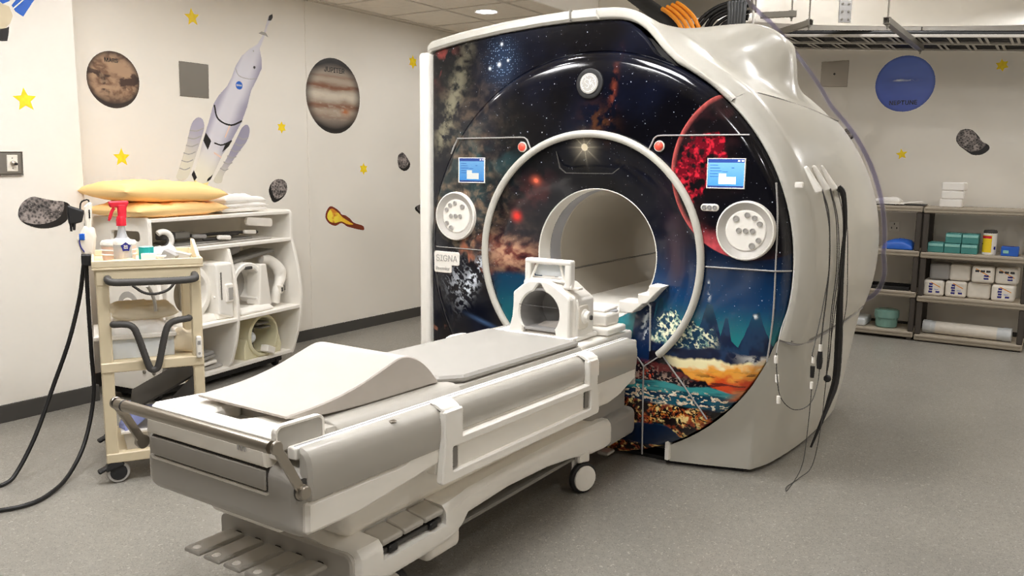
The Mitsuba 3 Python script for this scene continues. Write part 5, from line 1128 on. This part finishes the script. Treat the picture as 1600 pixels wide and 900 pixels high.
part(TR, 'cover', ct(mv(rbox(-.032, .03, -.036, -.030, -.03, .006, .003), at(.222, .12, 1.03))), 'white', 35); part(TR, 'top_edge', ct(mv(lathe([(.012, .030), (.031, .031), (.031, .033), (.012, .033)], 30, 'z'), at(.215, .12, 1.03))), 'tealbox_light', 40)
GN = thing('gauze_pack', 'crumpled white gauze pack on the cart tray', 'gauze', None, ct(mv(pillow(.12, .14, .05, 41, 18), at(.30, .26, 1.02))), 'sheet', True)
thing('grey_box', 'tilted grey card box on the cart tray', 'box', None, ct(mv(rbox(-.03, .03, -.035, .035, -.02, .02, .002), at(.315, .12, 1.017), ry=28, rz=-20)), 'trimline', 30)
thing('grey_card', 'second tilted grey card pack at the right of the cart tray', 'box', None, ct(mv(rbox(-.032, .032, -.03, .03, -.015, .015, .002), at(.375, .15, 1.012), ry=14, rz=-14)), 'table_panel', 30)
thing('white_spool', 'small white spool standing in front of the teal roll', 'spool', None, ct(mv(lathe([(.0005, 0), (.022, 0), (.022, .006), (.012, .01), (.012, .03), (.022, .034), (.022, .04), (.0005, .04)], 22, 'z'), at(.272, .045))), 'sheet', 40)
# middle shelf: bin with folded linen, a bag beside it
BN = thing('storage_bin', 'translucent white storage bin on the middle cart shelf', 'bin')
b0, b1 = sbox(.012, .075, .318, .40), sbox(.0, .065, .33, .41)
part(BN, 'tub', ct(extr(sbox(.018, .08, .312, .39).difference(sbox(.022, .084, .308, .386)), .557, .655, .001)), 'binclear'); part(BN, 'tub_floor', ct(cbox(.02, .31, .082, .388, .557, .562)), 'binclear')
part(BN, 'rim', ct(extr(sbox(-.022, .066, .322, .404).difference(sbox(.02, .082, .310, .388)), .648, .668, .003)), 'white')
thing('folded_sheet', 'folded white sheet heaped in the storage bin', 'sheet', 'folded linen in the bin', ct(mv(pillow(.275, .29, .16, 51, 26), (.165, .235, .648))), 'sheet', True)
thing('folded_blanket', 'folded beige blanket on top of the white sheet in the bin', 'blanket', 'folded linen in the bin', ct(mv(pillow(.29, .27, .085, 57, 26), (.19, .24, .752), rz=4)), 'linen', True)
thing('paper_bag', 'crumpled off white paper bag on the middle cart shelf', 'bag', None, ct(mv(pillow(.13, .10, .11, 61, 20), (.368, .13, .608), rx=8, ry=12)), 'linen', True)
TH = thing('thermometer', 'white handheld thermometer clipped to the front cart post', 'thermometer')
part(TH, 'body', ct(rbox(W-.034, W-.008, -.022, -.001, .552, .655, .009)), 'white', 35); part(TH, 'button', ct(disc(.006, .003, 'y', (W-.021, -.0245, .575), .001, 14)), 'key_grey', 40); part(TH, 'window', ct(cbox(W-.028, W-.014, -.0235, -.02, .615, .635)), 'trimline')
# bottom: bin of gloves with a dark open lid
LB = thing('glove_bin', 'pale bin with a raised dark lid on the bottom cart shelf', 'bin')
part(LB, 'tub', ct(hull([(.09, .10, .121), (.38, .10, .121), (.09, .40, .121), (.38, .40, .121), (.075, .085, .205), (.395, .085, .205), (.075, .415, .205), (.395, .415, .205)])), 'table_panel'); part(LB, 'rim', ct(extr(sbox(.066, .076, .404, .424).difference(sbox(.09, .10, .38, .40)), .202, .216, .003)), 'white')
part(LB, 'lid', ct(hull([(.11, .11, .30), (.40, .13, .445), (.11, .115, .288), (.40, .135, .433), (.13, .42, .325), (.41, .44, .462), (.13, .425, .315), (.41, .445, .452)])), 'charcoal', False, 'dark grey lid')
part(LB, 'lid_side', ct(hull([(.40, .13, .445), (.395, .10, .24), (.18, .10, .24), (.38, .12, .43), (.40, .145, .44), (.395, .115, .24)])), 'charcoal')
mat('lilac_pale', srgb(184, 190, 226), .6)
for i, (s_, d_, z_, L, rz) in enumerate([(.12, .14, .245, .12, 20), (.16, .22, .265, .14, -40), (.26, .18, .25, .16, 60), (.33, .26, .262, .14, 10), (.12, .30, .26, .12, 75)]):
    m = pillow(L, .08, .06, 71+i, 16)
    thing('glove', ['lilac glove at the near corner of the glove bin', 'pale lilac glove pointing up in the glove bin', 'lilac glove in the middle of the glove bin', 'lilac glove under the dark lid', 'pale glove at the far side of the glove bin'][i], 'glove', 'lilac gloves in the bin', ct(mv(m, (s_, d_, z_), ry=-30+14*i, rz=rz)), 'lilac' if i % 2 == 0 else 'lilac_pale', True)
# handset holder on the cart's left side, with its handset, clips and leads
HS = thing('handset_holder', 'black bracket on the left side of the cart tray', 'holder', None, None)
part(HS, 'bracket', ct(rbox(-.055, -.010, .29, .37, .965, 1.018, .006)), 'black', 35); part(HS, 'arm', ct(cbox(-.03, .0, .32, .34, .965, 1.0)), 'black')
HD = thing('handset', 'cream handset with a blue button in the bracket on the cart', 'handset')
part(HD, 'body', ct(rhull([(-.036, .33, 1.025), (-.012, .33, 1.025), (-.050, .33, 1.085), (-.004, .33, 1.10), (-.026, .33, 1.135), (-.004, .33, 1.13)], [.016, .016, .018, .018, .016, .014])), 'offwhite', 40)
part(HD, 'side_button', ct(mv(rbox(-.012, .012, -.004, .004, -.015, .015, .003), (-.046, .309, 1.10), rz=-20)), 'blue', 35)
part(HD, 'neck', ct(rhull([(-.018, .33, 1.13), (-.006, .33, 1.25), (-.022, .33, 1.235)], [.014, .010, .010])), 'offwhite', 40); part(HD, 'blue_trim', ct(tube(spl([(-.058, .315, 1.085), (-.054, .312, 1.055), (-.040, .312, 1.03)], 5), .003, 6)), 'navy_print'); part(HD, 'slot', ct(cbox(-.012, -.006, .312, .322, 1.185, 1.225, .001)), 'black')
CP = thing('black_clip', 'black plastic clip with prongs hanging by the handset', 'clip')
part(CP, 'head', ct(rhull([(-.092, .33, 1.205), (-.040, .33, 1.215), (-.092, .33, 1.235), (-.088, .33, 1.165), (-.050, .33, 1.175)], .010)), 'black', 40)
for a_, b_ in (((-.088, 1.17), (-.088, 1.125)), ((-.074, 1.17), (-.076, 1.13))): part(CP, 'prong', ct(tube([(a_[0], .33, a_[1]), (b_[0], .33, b_[1])], [.008, .005], 8)), 'black', 50)
part(CP, 'lead', ct(tube(spl([(-.046, .33, 1.19), (-.044, .34, 1.25), (-.025, .34, 1.268), (-.008, .34, 1.262), (-.016, .335, 1.20), (-.030, .33, 1.16), (-.026, .325, 1.13)], 6), .0035, 8)), 'black', 50)
wp = lambda s_, d_, z_: KO+KS*s_+KD*d_+np.array([0, 0, z_])
c1 = [wp(-.036, .33, .97), wp(-.038, .34, .80), wp(-.038, .36, .55), wp(-.040, .36, .33), np.array([-1.80, -1.60, .13]), np.array([-1.70, -1.74, .03]), np.array([-1.60, -1.88, .011]), np.array([-1.56, -1.99, .011]), np.array([-1.60, -2.10, .011]), np.array([-1.75, -2.30, .011])]
thing('monitor_cable', 'thick black cord hanging straight from the cart and curling on the floor', 'cord', None, tube(spl(c1, 8), .0095, 10), 'black', 50)
c2 = [wp(-.046, .33, .97), np.array([-1.895, -1.53, .80]), np.array([-1.91, -1.585, .60]), np.array([-1.93, -1.66, .40]), np.array([-1.92, -1.76, .19]), np.array([-1.90, -1.86, .05]), np.array([-1.88, -1.93, .011]), np.array([-1.90, -2.05, .011]), np.array([-2.02, -2.25, .011])]
thing('monitor_cable', 'thick black cord bowing out to the left edge of the floor', 'cord', None, tube(spl(c2, 8), .0095, 10), 'black', 50)
# ------------------------------------------------------------------ storage shelves along the rear wall
def shelf_unit(x0, x1, zs, label):
    k = thing('storage_shelf', label, 'shelf unit', 'storage shelves along the rear wall')
    y0, y1 = 4.10, 4.50
    for z in zs:
        b = part(k, 'shelf_board', cbox(x0, x1, y0, y1, z-.050, z, .008), 'shelf')
        part(k, b.split('__')[1]+'__lip', cbox(x0+.008, x1-.008, y0-.006, y0+.006, z-.022, z-.002, .004), 'shelf')
    for x in (x0+.023, x1-.023):
        for y in (y0+.03, y1-.03):
            for a, b in zip(zs[:-1], zs[1:]): part(k, 'post', cbox(x-.022, x+.022, y-.022, y+.022, a, b-.05, .008), 'shelf_post')
    for x in (x0+.03, x1-.03):
        for y in (y0+.035, y1-.035): part(k, 'foot', cbox(x-.02, x+.02, y-.02, y+.02, 0, zs[0]-.05, .003), 'shelf_post')
    return k
shelf_unit(.20, .992, [.074, .422, .774, 1.152], 'grey plastic shelf unit half hidden behind the scanner')
shelf_unit(1.002, 1.800, [.060, .394, .768, 1.148], 'grey plastic shelf unit holding the white packs and teal boxes')
def f_pack(p, n, uv):
    w = noise(p.x*40, p.y*40, p.z*40)
    return mi.Color3f(*srgb(228, 222, 212))*(.93+.1*w)
mat('pack', mikit.proc(f_pack), .35)
# teal tissue boxes
for i, (x, z) in enumerate([(1.047, .769), (1.172, .769), (1.297, .769), (1.176, .852), (1.300, .852)]):
    k = thing('tissue_box', ['teal tissue box at the left end of the lower row on the shelf', 'middle teal tissue box of the lower row on the shelf', 'teal tissue box in the lower row next to the yellow canister', 'left teal tissue box of the upper row', 'right teal tissue box of the upper row'][i], 'tissue box', 'teal tissue boxes')
    part(k, 'carton', cbox(x, x+.120, 4.16, 4.36, z, z+.080, .003), 'tealbox')
    part(k, 'print_band', cbox(x+.004, x+.116, 4.157, 4.161, z+.052, z+.074, .0008), 'tealbox_light'); part(k, 'oval', extr(affinity.scale(Point(x+.06, 4.26).buffer(.05), .8, .5), z+.0798, z+.081), 'tealbox_light')
k = thing('wipes_canister', 'yellow and white canister with a dark lid on the shelf', 'canister')
part(k, 'body', lathe([(.0005, 0), (.048, 0), (.051, .005), (.051, .172), (.047, .18), (.0005, .18)], 32, 'z', (1.498, 4.22, .769)), 'white', 40)
def half_band(r, z0, z1, a0, a1):
    a = np.radians(np.linspace(a0, a1, 20)); return grid(np.array([np.column_stack([1.498+r*np.cos(a), 4.22+r*np.sin(a), np.full(20, z)]) for z in (z0, z1)]))
part(k, 'label', half_band(.0516, .79, .93, 165, 290), 'yellow', 60); part(k, 'label_stripe', half_band(.0522, .905, .925, 165, 285), 'red', 60); part(k, 'label_block', half_band(.0522, .85, .865, 185, 205), 'print_black', 60); part(k, 'label_block', half_band(.0522, .815, .84, 310, 330), 'navy_print', 60)
part(k, 'lid', lathe([(.0005, .180), (.050, .179), (.050, .196), (.044, .203), (.0005, .203)], 32, 'z', (1.498, 4.22, .769)), 'charcoal', 40)
k = thing('blue_box', 'small bright blue box at the right end of the teal boxes shelf', 'box'); part(k, 'carton', cbox(1.585, 1.708, 4.18, 4.32, .769, .842, .003), 'blue')
part(k, 'opening', extr(affinity.scale(Point(1.645, 4.25).buffer(.05), .9, .6), .8415, .8425), 'navy_print'); part(k, 'mark', cbox(1.60, 1.64, 4.177, 4.181, .79, .815, .0005), 'tealbox_light')
# wrapped white packs in two rows
rng = np.random.default_rng(4)
PK = [(1.035, .395, .160, 'p'), (1.203, .395, .160, 'p'), (1.366, .395, .172, 'w'), (1.545, .395, .168, 'p'), (1.075, .537, .150, 'g'), (1.222, .537, .160, 'w'), (1.392, .537, .164, 'q'), (1.562, .537, .166, 'q')]
PL_ = ['white pack with purple print at the left end of the bottom row', 'second pack of the bottom row with a red stripe', 'plain white pack, third of the bottom row', 'white pack with purple print at the right end of the bottom row', 'greyish plain pack at the left end of the top row', 'plain bright white pack, second of the top row', 'pack with dark print, third of the top row', 'pack with a red stripe at the right end of the top row']
for i, (x, z, w, kd) in enumerate(PK):
    k = thing('wrapped_pack', PL_[i], 'pack', 'wrapped packs on the shelf')
    dy = .02*(i % 3); h = .135
    part(k, 'wrap', mv(rbox(0, w, 0, .22, 0, h, .022), (x, 4.157+dy, z)), 'pack' if kd != 'g' else 'trimline', 35)
    yf = 4.157+dy
    B = lambda a, b, c, d, m: part(k, 'print_block', cbox(x+a, x+b, yf-.0012, yf+.002, z+c, z+d, .0003), m)
    if kd == 'p':
        for q in range(4): B(.045+.004*(q % 2), .075, .028+.022*q, .044+.022*q, 'navy_print')
        B(.10, .13, .03, .045, 'navy_print'); B(.09, .12, .055, .062, 'lilac')
    if kd == 'q':
        for q in range(3): B(.025+.04*q, .055+.04*q, .088, .105, 'print_dark')
        for q in range(2): B(.09, .125, .03+.022*q, .044+.022*q, 'navy_print')
    if kd in 'pq':
        part(k, 'stripe', exz(LineString([(x+.03, z+.115), (x+w-.03, z+.055)] if kd == 'q' else [(x+.06, z+.118), (x+w-.028, z+.08)]).buffer(.003), yf-.001, yf+.002), 'orange')
k = thing('paper_roll', 'long translucent white roll lying on the bottom shelf', 'roll')
rl = lambda m: mv(m, (1.055, 4.24, .118), rz=-3)
part(k, 'film', rl(lathe([(.0005, .0), (.052, .0), (.052, .66), (.0005, .66)], 32, 'x')), 'binclear', 40); part(k, 'core', rl(lathe([(.0545, .10), (.0545, .56)], 32, 'x', caps=False)), 'pack', 40)
for a_ in (0, .60): part(k, 'end_cap', rl(lathe([(.0005, a_), (.056, a_), (.057, a_+.004), (.057, a_+.062), (.0005, a_+.064)], 32, 'x')), 'binclear', 40)
# left unit
m = pillow(.25, .28, .14, 81, 24); m.vertices[:, 2] = np.maximum(m.vertices[:, 2], -.005)
thing('blue_cushion', 'domed blue cushion on the second shelf behind the hose', 'cushion', None, mv(m, (.815, 4.26, .781)), 'blue', True)
k = thing('black_tray', 'shallow black tray on the third shelf behind the scanner', 'tray'); part(k, 'floor', cbox(.60, .925, 4.14, 4.42, .424, .430), 'black'); part(k, 'rim', extr(sbox(.595, 4.135, .93, 4.425).difference(sbox(.605, 4.145, .92, 4.415)), .424, .452, .002), 'black')
k = thing('teal_tub', 'clear teal round tub with a lid on the lowest shelf', 'tub'); part(k, 'tub', lathe([(.0005, 0), (.078, 0), (.088, .01), (.092, .085), (.0005, .086)], 32, 'z', (.755, 4.25, .075)), 'tealclear', 40); part(k, 'lid', lathe([(.0005, .087), (.100, .087), (.102, .100), (.100, .150), (.090, .158), (.0005, .160)], 32, 'z', (.755, 4.25, .075)), 'tealclear', 40)
thing('clear_sleeve', 'clear plastic sleeve at the near end of the lowest shelf', 'sleeve', None, mv(rbox(0, .15, 0, .30, 0, .07, .02), (.45, 4.14, .075)), 'binclear', 35)
for i, (x, y, z, L, Wd, rz, m_, lb) in enumerate([(.80, 4.28, 1.155, .40, .24, 4, 'charcoal', 'dark folder under the white papers on the shelf top'), (.72, 4.24, 1.162, .26, .16, -8, 'sheet', 'white papers spread on the dark folder'), (.86, 4.22, 1.172, .22, .12, 14, 'white', 'white booklet lying askew over the papers'), (.70, 4.24, 1.180, .12, .10, 25, 'sheet', 'folded white cloth heaped on the papers')]):
    thing('paper_stack' if i < 3 else 'white_cloth', lb, 'papers' if i < 3 else 'cloth', None, mv(cbox(-L/2, L/2, -Wd/2, Wd/2, 0, .008, .002), (x, y, z), rz=rz, ry=0 if i < 2 else -6) if i < 3 else mv(pillow(.22, .16, .06, 91, 18), (x, y, z+.008)), m_, i == 3)
for i in range(3): thing('foam_block', ['lowest of three white foam blocks on the shelf top', 'middle of three white foam blocks on the shelf top', 'topmost of three white foam blocks on the shelf top'][i], 'block', 'white foam blocks', mv(cbox(-.085, .085, -.08, .08, 0, .068, .008), (1.190+.006*i, 4.26, 1.1485+.0695*i), rz=[0, 3, -4][i]), 'sheet')
k = thing('wall_socket', 'white power socket on the wall behind the left shelf unit', 'wall outlet'); part(k, 'plate', exz(rrect(.672, .762, .905, .995, .006), WR-.012, WR-.001, .003), 'white')
for x, z in ((.717, .972), (.695, .935), (.739, .935)): part(k, 'hole', exz(sbox(x-.004, z-.008, x+.004, z+.008), WR-.0135, WR-.0115), 'print_dark')
# ------------------------------------------------------------------ overhead: curved sheet metal band, cable ladders, struts, cables
DB = thing('metal_band', 'curved band of shiny sheet metal under the ceiling at the back', 'metal band')
path = spl([(-.70, 2.55), (-.25, 2.95), (.163, 3.36), (.62, 3.70), (1.10, 3.98), (1.62, 4.20), (1.98, 4.30)], 10)
def ribbon(P, z0, z1, t=.012):
    tg = np.gradient(P, axis=0); tg /= np.linalg.norm(tg, axis=1, keepdims=True); nn = np.stack([-tg[:, 1], tg[:, 0]], 1)*t
    R = np.stack([np.column_stack([P, np.full(len(P), z0)]), np.column_stack([P, np.full(len(P), z1)]), np.column_stack([P+nn, np.full(len(P), z1)]), np.column_stack([P+nn, np.full(len(P), z0)])], 1)
    return ringmesh(R)
cut = [0, 22, 40, 60]
for a_, b_ in zip(cut[:-1], cut[1:]): part(DB, 'sheet', ribbon(path[a_:b_+1], 2.60, 2.795), 'duct', 50)
off = path+np.array([.006, -.010]); part(DB, 'flange', ribbon(off, 2.590, 2.600, .014), 'duct', 50); part(DB, 'flange', ribbon(off, 2.795, 2.805, .014), 'duct', 50)
i0 = 25; pc = path[i0]; tg = path[i0+1]-path[i0-1]; tg /= np.linalg.norm(tg); nr = np.array([tg[1], -tg[0]])
def onband(m): return frame(m, np.array([pc[0]+nr[0]*.002, pc[1]+nr[1]*.002, 2.70]), (tg[0], tg[1], 0), (0, 0, 1), (nr[0], nr[1], 0))
jp = part(DB, 'splice_plate', onband(extr(sbox(-.05, -.085, .05, .085), 0, .006, .001)), 'trimline')
for x in (-.026, .026):
    for z in (-.06, 0, .06): part(DB, jp.split('__')[1]+'__bolt', onband(mv(lathe([(.009, 0), (.009, .006), (.0005, .009)], 10, 'z'), (x, z, .006))), 'dark_grey', 40)
# two cable ladders side by side, dipping to the right
def slope(x): return 2.585-.078*(np.minimum(x, 1.9)-.2)
def sbar(x0, x1, y0, y1, h0, h1):
    m = cbox(x0, x1, y0, y1, h0, h1, .003); m.vertices[:, 2] += slope(m.vertices[:, 0]); return m
for j, (ya, yb) in enumerate([(3.66, 4.06), (4.10, 4.50)]):
    k = thing('cable_ladder', ['cable ladder nearer the scanner under the metal band', 'cable ladder running along the rear wall'][j], 'cable tray', 'cable ladders at the back')
    for y in (ya, yb):
      for xa, xb in ((-.5, 1.9), (1.9, 3.38)): part(k, 'rail', sbar(xa, xb, y-.012, y+.012, -.052, -.028), 'tray_steel')
    for i in range(17):
        x = -.35+.21*i+.09*j
        for d_ in (0, .045): part(k, 'rung', sbar(x+d_-.011, x+d_+.011, ya, yb, -.048, -.041), 'tray_steel')
    for i in range(9):
        y = ya+.035+.041*i; xs = np.linspace(-.5, 3.38, 14); r_ = np.random.default_rng(i+20*j)
        part(k, 'cable', tube(np.column_stack([xs, y+.006*r_.standard_normal(14), slope(xs)-.017+.004*r_.random(14)]), .023, 7), 'black', 60)  # black cables packed in so the gaps between rungs read dark
def strut(name, lb, x0, x1, y0, y1, z, w=.042):
    k = thing(name, lb, 'strut', 'hanging struts'); L = np.array([x1-x0, y1-y0, 0.]); n = np.linalg.norm(L); ex = L/n; ey = np.array([-ex[1], ex[0], 0])
    c = unary_union([sbox(-w/2, 0, w/2, .004), sbox(-w/2, 0, -w/2+.004, w), sbox(w/2-.004, 0, w/2, w), sbox(-w/2, w-.004, -w/2+.013, w), sbox(w/2-.013, w-.004, w/2, w)])
    m = extr(c, 0, n); part(k, 'channel', frame(m, (x0, y0, z), ey, (0, 0, 1), np.cross(ey, (0, 0, 1))), 'galvanised'); return k, ex
def hang(k, x, y, z):
    part(k, 'rod', rod((x, y, z-.03), (x, y, 3.34), .006), 'galvanised', 50); part(k, 'nut', lathe([(.012, -.012), (.012, 0)], 6, 'z', (x, y, z)), 'galvanised'); part(k, 'washer', cbox(x-.02, x+.02, y-.02, y+.02, z+.042, z+.048), 'galvanised')
k, _ = strut('strut', 'strut running towards the wall beneath the cable ladders', .875, .890, 2.55, 4.06, 2.425); hang(k, .875, 2.60, 2.425); hang(k, .889, 4.02, 2.425)
k, _ = strut('strut', 'short strut ending above the hump of the scanner', -.10, .155, 2.93, 3.0, 2.60); hang(k, .12, 2.995, 2.60)
k, _ = strut('strut', 'strut crossing under the left end of the cable ladders', .25, -.05, 3.05, 3.35, 2.535); hang(k, .235, 3.065, 2.535)
thing('steel_channel', 'dull grey steel channel crossing over the scanner', 'beam', None, cat(cbox(-.85, .05, 2.34, 2.36, 2.55, 2.79, .003), cbox(-.85, .05, 2.28, 2.36, 2.79, 2.802, .002), cbox(-.85, .05, 2.28, 2.36, 2.54, 2.552, .002)), 'galvanised')
PP = thing('insulated_pipe', 'thick black insulated pipe behind the top of the scanner', 'pipe')
part(PP, 'sleeve', tube(spl([(-.78, 2.05, 2.70), (-.56, 1.92, 2.555), (-.36, 1.84, 2.42), (-.28, 1.80, 2.30)], 6), .052, 14), 'rubber', 50)
for i in range(4):
    o = np.array([.030*i, .012*i, .012*i-.01])
    thing('orange_cable', ['nearest orange cable', 'second orange cable', 'third orange cable', 'farthest orange cable'][i]+' coming out of the black pipe', 'cable', 'orange cables behind the scanner', tube(spl(np.array([(-.43, 1.82, 2.535), (-.36, 1.79, 2.49), (-.27, 1.74, 2.41), (-.20, 1.70, 2.30)])+o, 6), .0145, 10), 'orange', 50)
mat('cable_grey', srgb(76, 78, 80), .5)
ORD = ['outermost', 'second outermost', 'third', 'fourth', 'middle', 'sixth', 'seventh', 'second innermost', 'innermost']
for i in range(9):
    r_ = np.random.default_rng(100+i); rx, rz = .345-.030*i, .215-.020*i; yy = 1.86+.012*(i % 3)
    pts = [(.125+rx*math.cos(math.radians(a))+.006*r_.standard_normal(), yy+.02*math.sin(a/40+i), 2.325+rz*math.sin(math.radians(a))) for a in (196, 176, 156, 136, 116, 98, 84)]
    thing('looped_cable', f'{ORD[i]} black cable of the loop behind the scanner top', 'cable', 'black looped cables', tube(spl(pts, 6), .0125, 8), 'black', 50)
for i in range(6):
    pts = [(.02+.022*i, 1.90, 2.53), (.03+.022*i, 1.84, 2.520), (.05+.020*i, 1.80, 2.46), (.055+.019*i, 1.79, 2.38), (.05+.018*i, 1.80, 2.24)]
    thing('hanging_cable', f'grey cable of the bundle behind the hump, {["first", "second", "third", "fourth", "fifth", "last"][i]} from the black loop', 'cable', 'grey hanging cables', tube(spl(pts, 6), .0115, 8), 'cable_grey', 50)
thing('white_conduit', 'thin white conduit dropping behind the hump of the scanner', 'conduit', None, rod((.17, 1.90, 3.34), (.178, 1.90, 2.25), .008), 'white', 50)
hs = spl([(.15, 1.85, 2.62), (.20, 1.72, 2.50), (.30, 1.60, 2.41), (.44, 1.56, 2.28), (.575, 1.55, 2.115), (.722, 1.55, 1.915), (.869, 1.55, 1.652), (.994, 1.55, 1.357), (1.082, 1.55, 1.137), (1.135, 1.55, .915), (1.13, 1.56, .80), (1.085, 1.58, .715), (1.02, 1.60, .67)], 8)
q_ = np.hypot(hs[:, 0], hs[:, 2]-ZC); far_ = np.where((hs[:, 1] > 1.4) & (q_ < 1.128) & (hs[:, 2] > .75), 1.128/q_, 1.0)
hs[:, 0] *= far_; hs[:, 2] = ZC+(hs[:, 2]-ZC)*far_
thing('clear_hose', 'clear lilac tinted hose running down the back of the scanner', 'hose', None, cat(tube(hs, .0150, 14, caps=False), tube(hs, .0105, 14, caps=False)), 'hose', 60)
# ------------------------------------------------------------------ leads hanging from the hooks on the scanner's flank
def X(z): return 1.125 if z > .7 else 1.125-.0*(0.7-z)
def lead(name, lb, pts, r, m_='black', group=None, n=8): return thing(name, lb, 'cable', group, tube(spl([(1.128 if z > .62 else 1.128, y, z) if len(q) == 2 else q for q in pts for y, z in [q[-2:]]], n), r, 7), m_, 50)
lead('thick_cable', 'thick black sleeved cable hanging from the last hook on the flank', [(1.085, .455, 1.365), (1.11, .46, 1.33), (1.128, .455, 1.20), (1.13, .44, 1.06), (1.13, .445, .85), (1.128, .49, .62), (1.125, .50, .44), (1.118, .42, .345), (1.10, .36, .25), (1.06, .36, .12)], np.interp(np.arange(73), [0, 8, 20, 40, 52, 60, 72], [.016, .013, .008, .019, .017, .010, .005]))
lead('thin_lead', 'thin twisted lead hanging from the first hook', [(1.09, .125, 1.36), (1.12, .15, 1.25), (1.128, .185, 1.05), (1.128, .175, .90), (1.128, .14, .76), (1.128, .12, .635)], .0032, 'charcoal', 'thin leads on the flank')
lead('thin_lead', 'thin lead bowing left from the first hook', [(1.09, .13, 1.36), (1.12, .17, 1.20), (1.13, .18, 1.02), (1.13, .10, .84), (1.13, .0, .70), (1.13, -.03, .655), (1.13, .02, .64)], .0022, 'charcoal', 'thin leads on the flank')
lead('thin_lead', 'thin lead falling straight from the second hook', [(1.09, .27, 1.36), (1.12, .30, 1.22), (1.13, .33, 1.0), (1.13, .28, .80), (1.13, .27, .60), (1.125, .285, .50)], .0022, 'charcoal', 'thin leads on the flank')
lead('thin_lead', 'thin lead from the second hook ending in a black ball', [(1.09, .285, 1.36), (1.12, .33, 1.22), (1.13, .37, 1.0), (1.13, .31, .78), (1.13, .31, .60), (1.125, .295, .50)], .0022, 'charcoal', 'thin leads on the flank')
lead('thin_lead', 'thin lead from the third hook reaching down to the floor', [(1.09, .42, 1.36), (1.12, .44, 1.22), (1.13, .42, 1.0), (1.13, .33, .72), (1.125, .29, .48), (1.115, .29, .25), (1.09, .28, .06), (1.05, .22, .008), (1.03, .08, .006), (1.06, -.02, .03), (1.11, .0, .15), (1.125, .0, .35), (1.13, .0, .52)], .0019, 'charcoal', 'thin leads on the flank')
lead('thin_lead', 'thin lead behind the thick black cable', [(1.09, .48, 1.36), (1.12, .53, 1.20), (1.13, .56, 1.0), (1.13, .60, .80), (1.12, .58, .66)], .0019, 'charcoal', 'thin leads on the flank')
lead('thin_lead', 'thin lead looping in a low arc below the cover seam', [(1.06, -.33, .71), (1.07, -.34, .62), (1.08, -.30, .52), (1.10, -.16, .44), (1.125, .0, .43), (1.13, .10, .50), (1.13, .125, .60)], .0019, 'charcoal', 'thin leads on the flank')
lead('thin_lead', 'thin grey lead running down the edge of the printed disc', [(1.03, -.02, 1.02), (1.05, -.12, .90), (1.06, -.28, .80), (1.06, -.33, .71)], .0022, 'key_grey', 'thin leads on the flank')
k = thing('lead_plug', 'black plug with a white collar on the lead near the seam', 'plug'); part(k, 'plug', tube([(1.128, .12, .645), (1.128, .12, .60), (1.128, .12, .565)], [.010, .014, .010], 10), 'black', 50); part(k, 'collar', lathe([(.008, 0), (.008, .035)], 12, 'z', (1.128, .12, .64)), 'white', 40)
k = thing('lead_plug', 'black plug with white bands hanging over the lower cover', 'plug'); part(k, 'plug', tube([(1.128, .0, .60), (1.128, .0, .55)], [.010, .008], 10), 'black', 50)
for z in (.50, .615): part(k, 'band', lathe([(.007, 0), (.007, .03)], 12, 'z', (1.128, .0, z)), 'white', 40)
k = thing('lead_plug', 'white banded electrode clip at the edge of the printed disc', 'plug')
for z in (.70, .62, .53): part(k, 'band', tube([(1.06+.01*(.7-z)*8, -.335+.02*(.7-z)*6, z), (1.06+.01*(.7-z)*8+.002, -.335+.02*(.7-z)*6, z-.03)], .008, 10), 'white', 50)
thing('lead_ball', 'black round clip at the end of a thin lead', 'clip', None, mv(trimesh.creation.icosphere(3, .017), (1.130, .29, .485)), 'black', True)
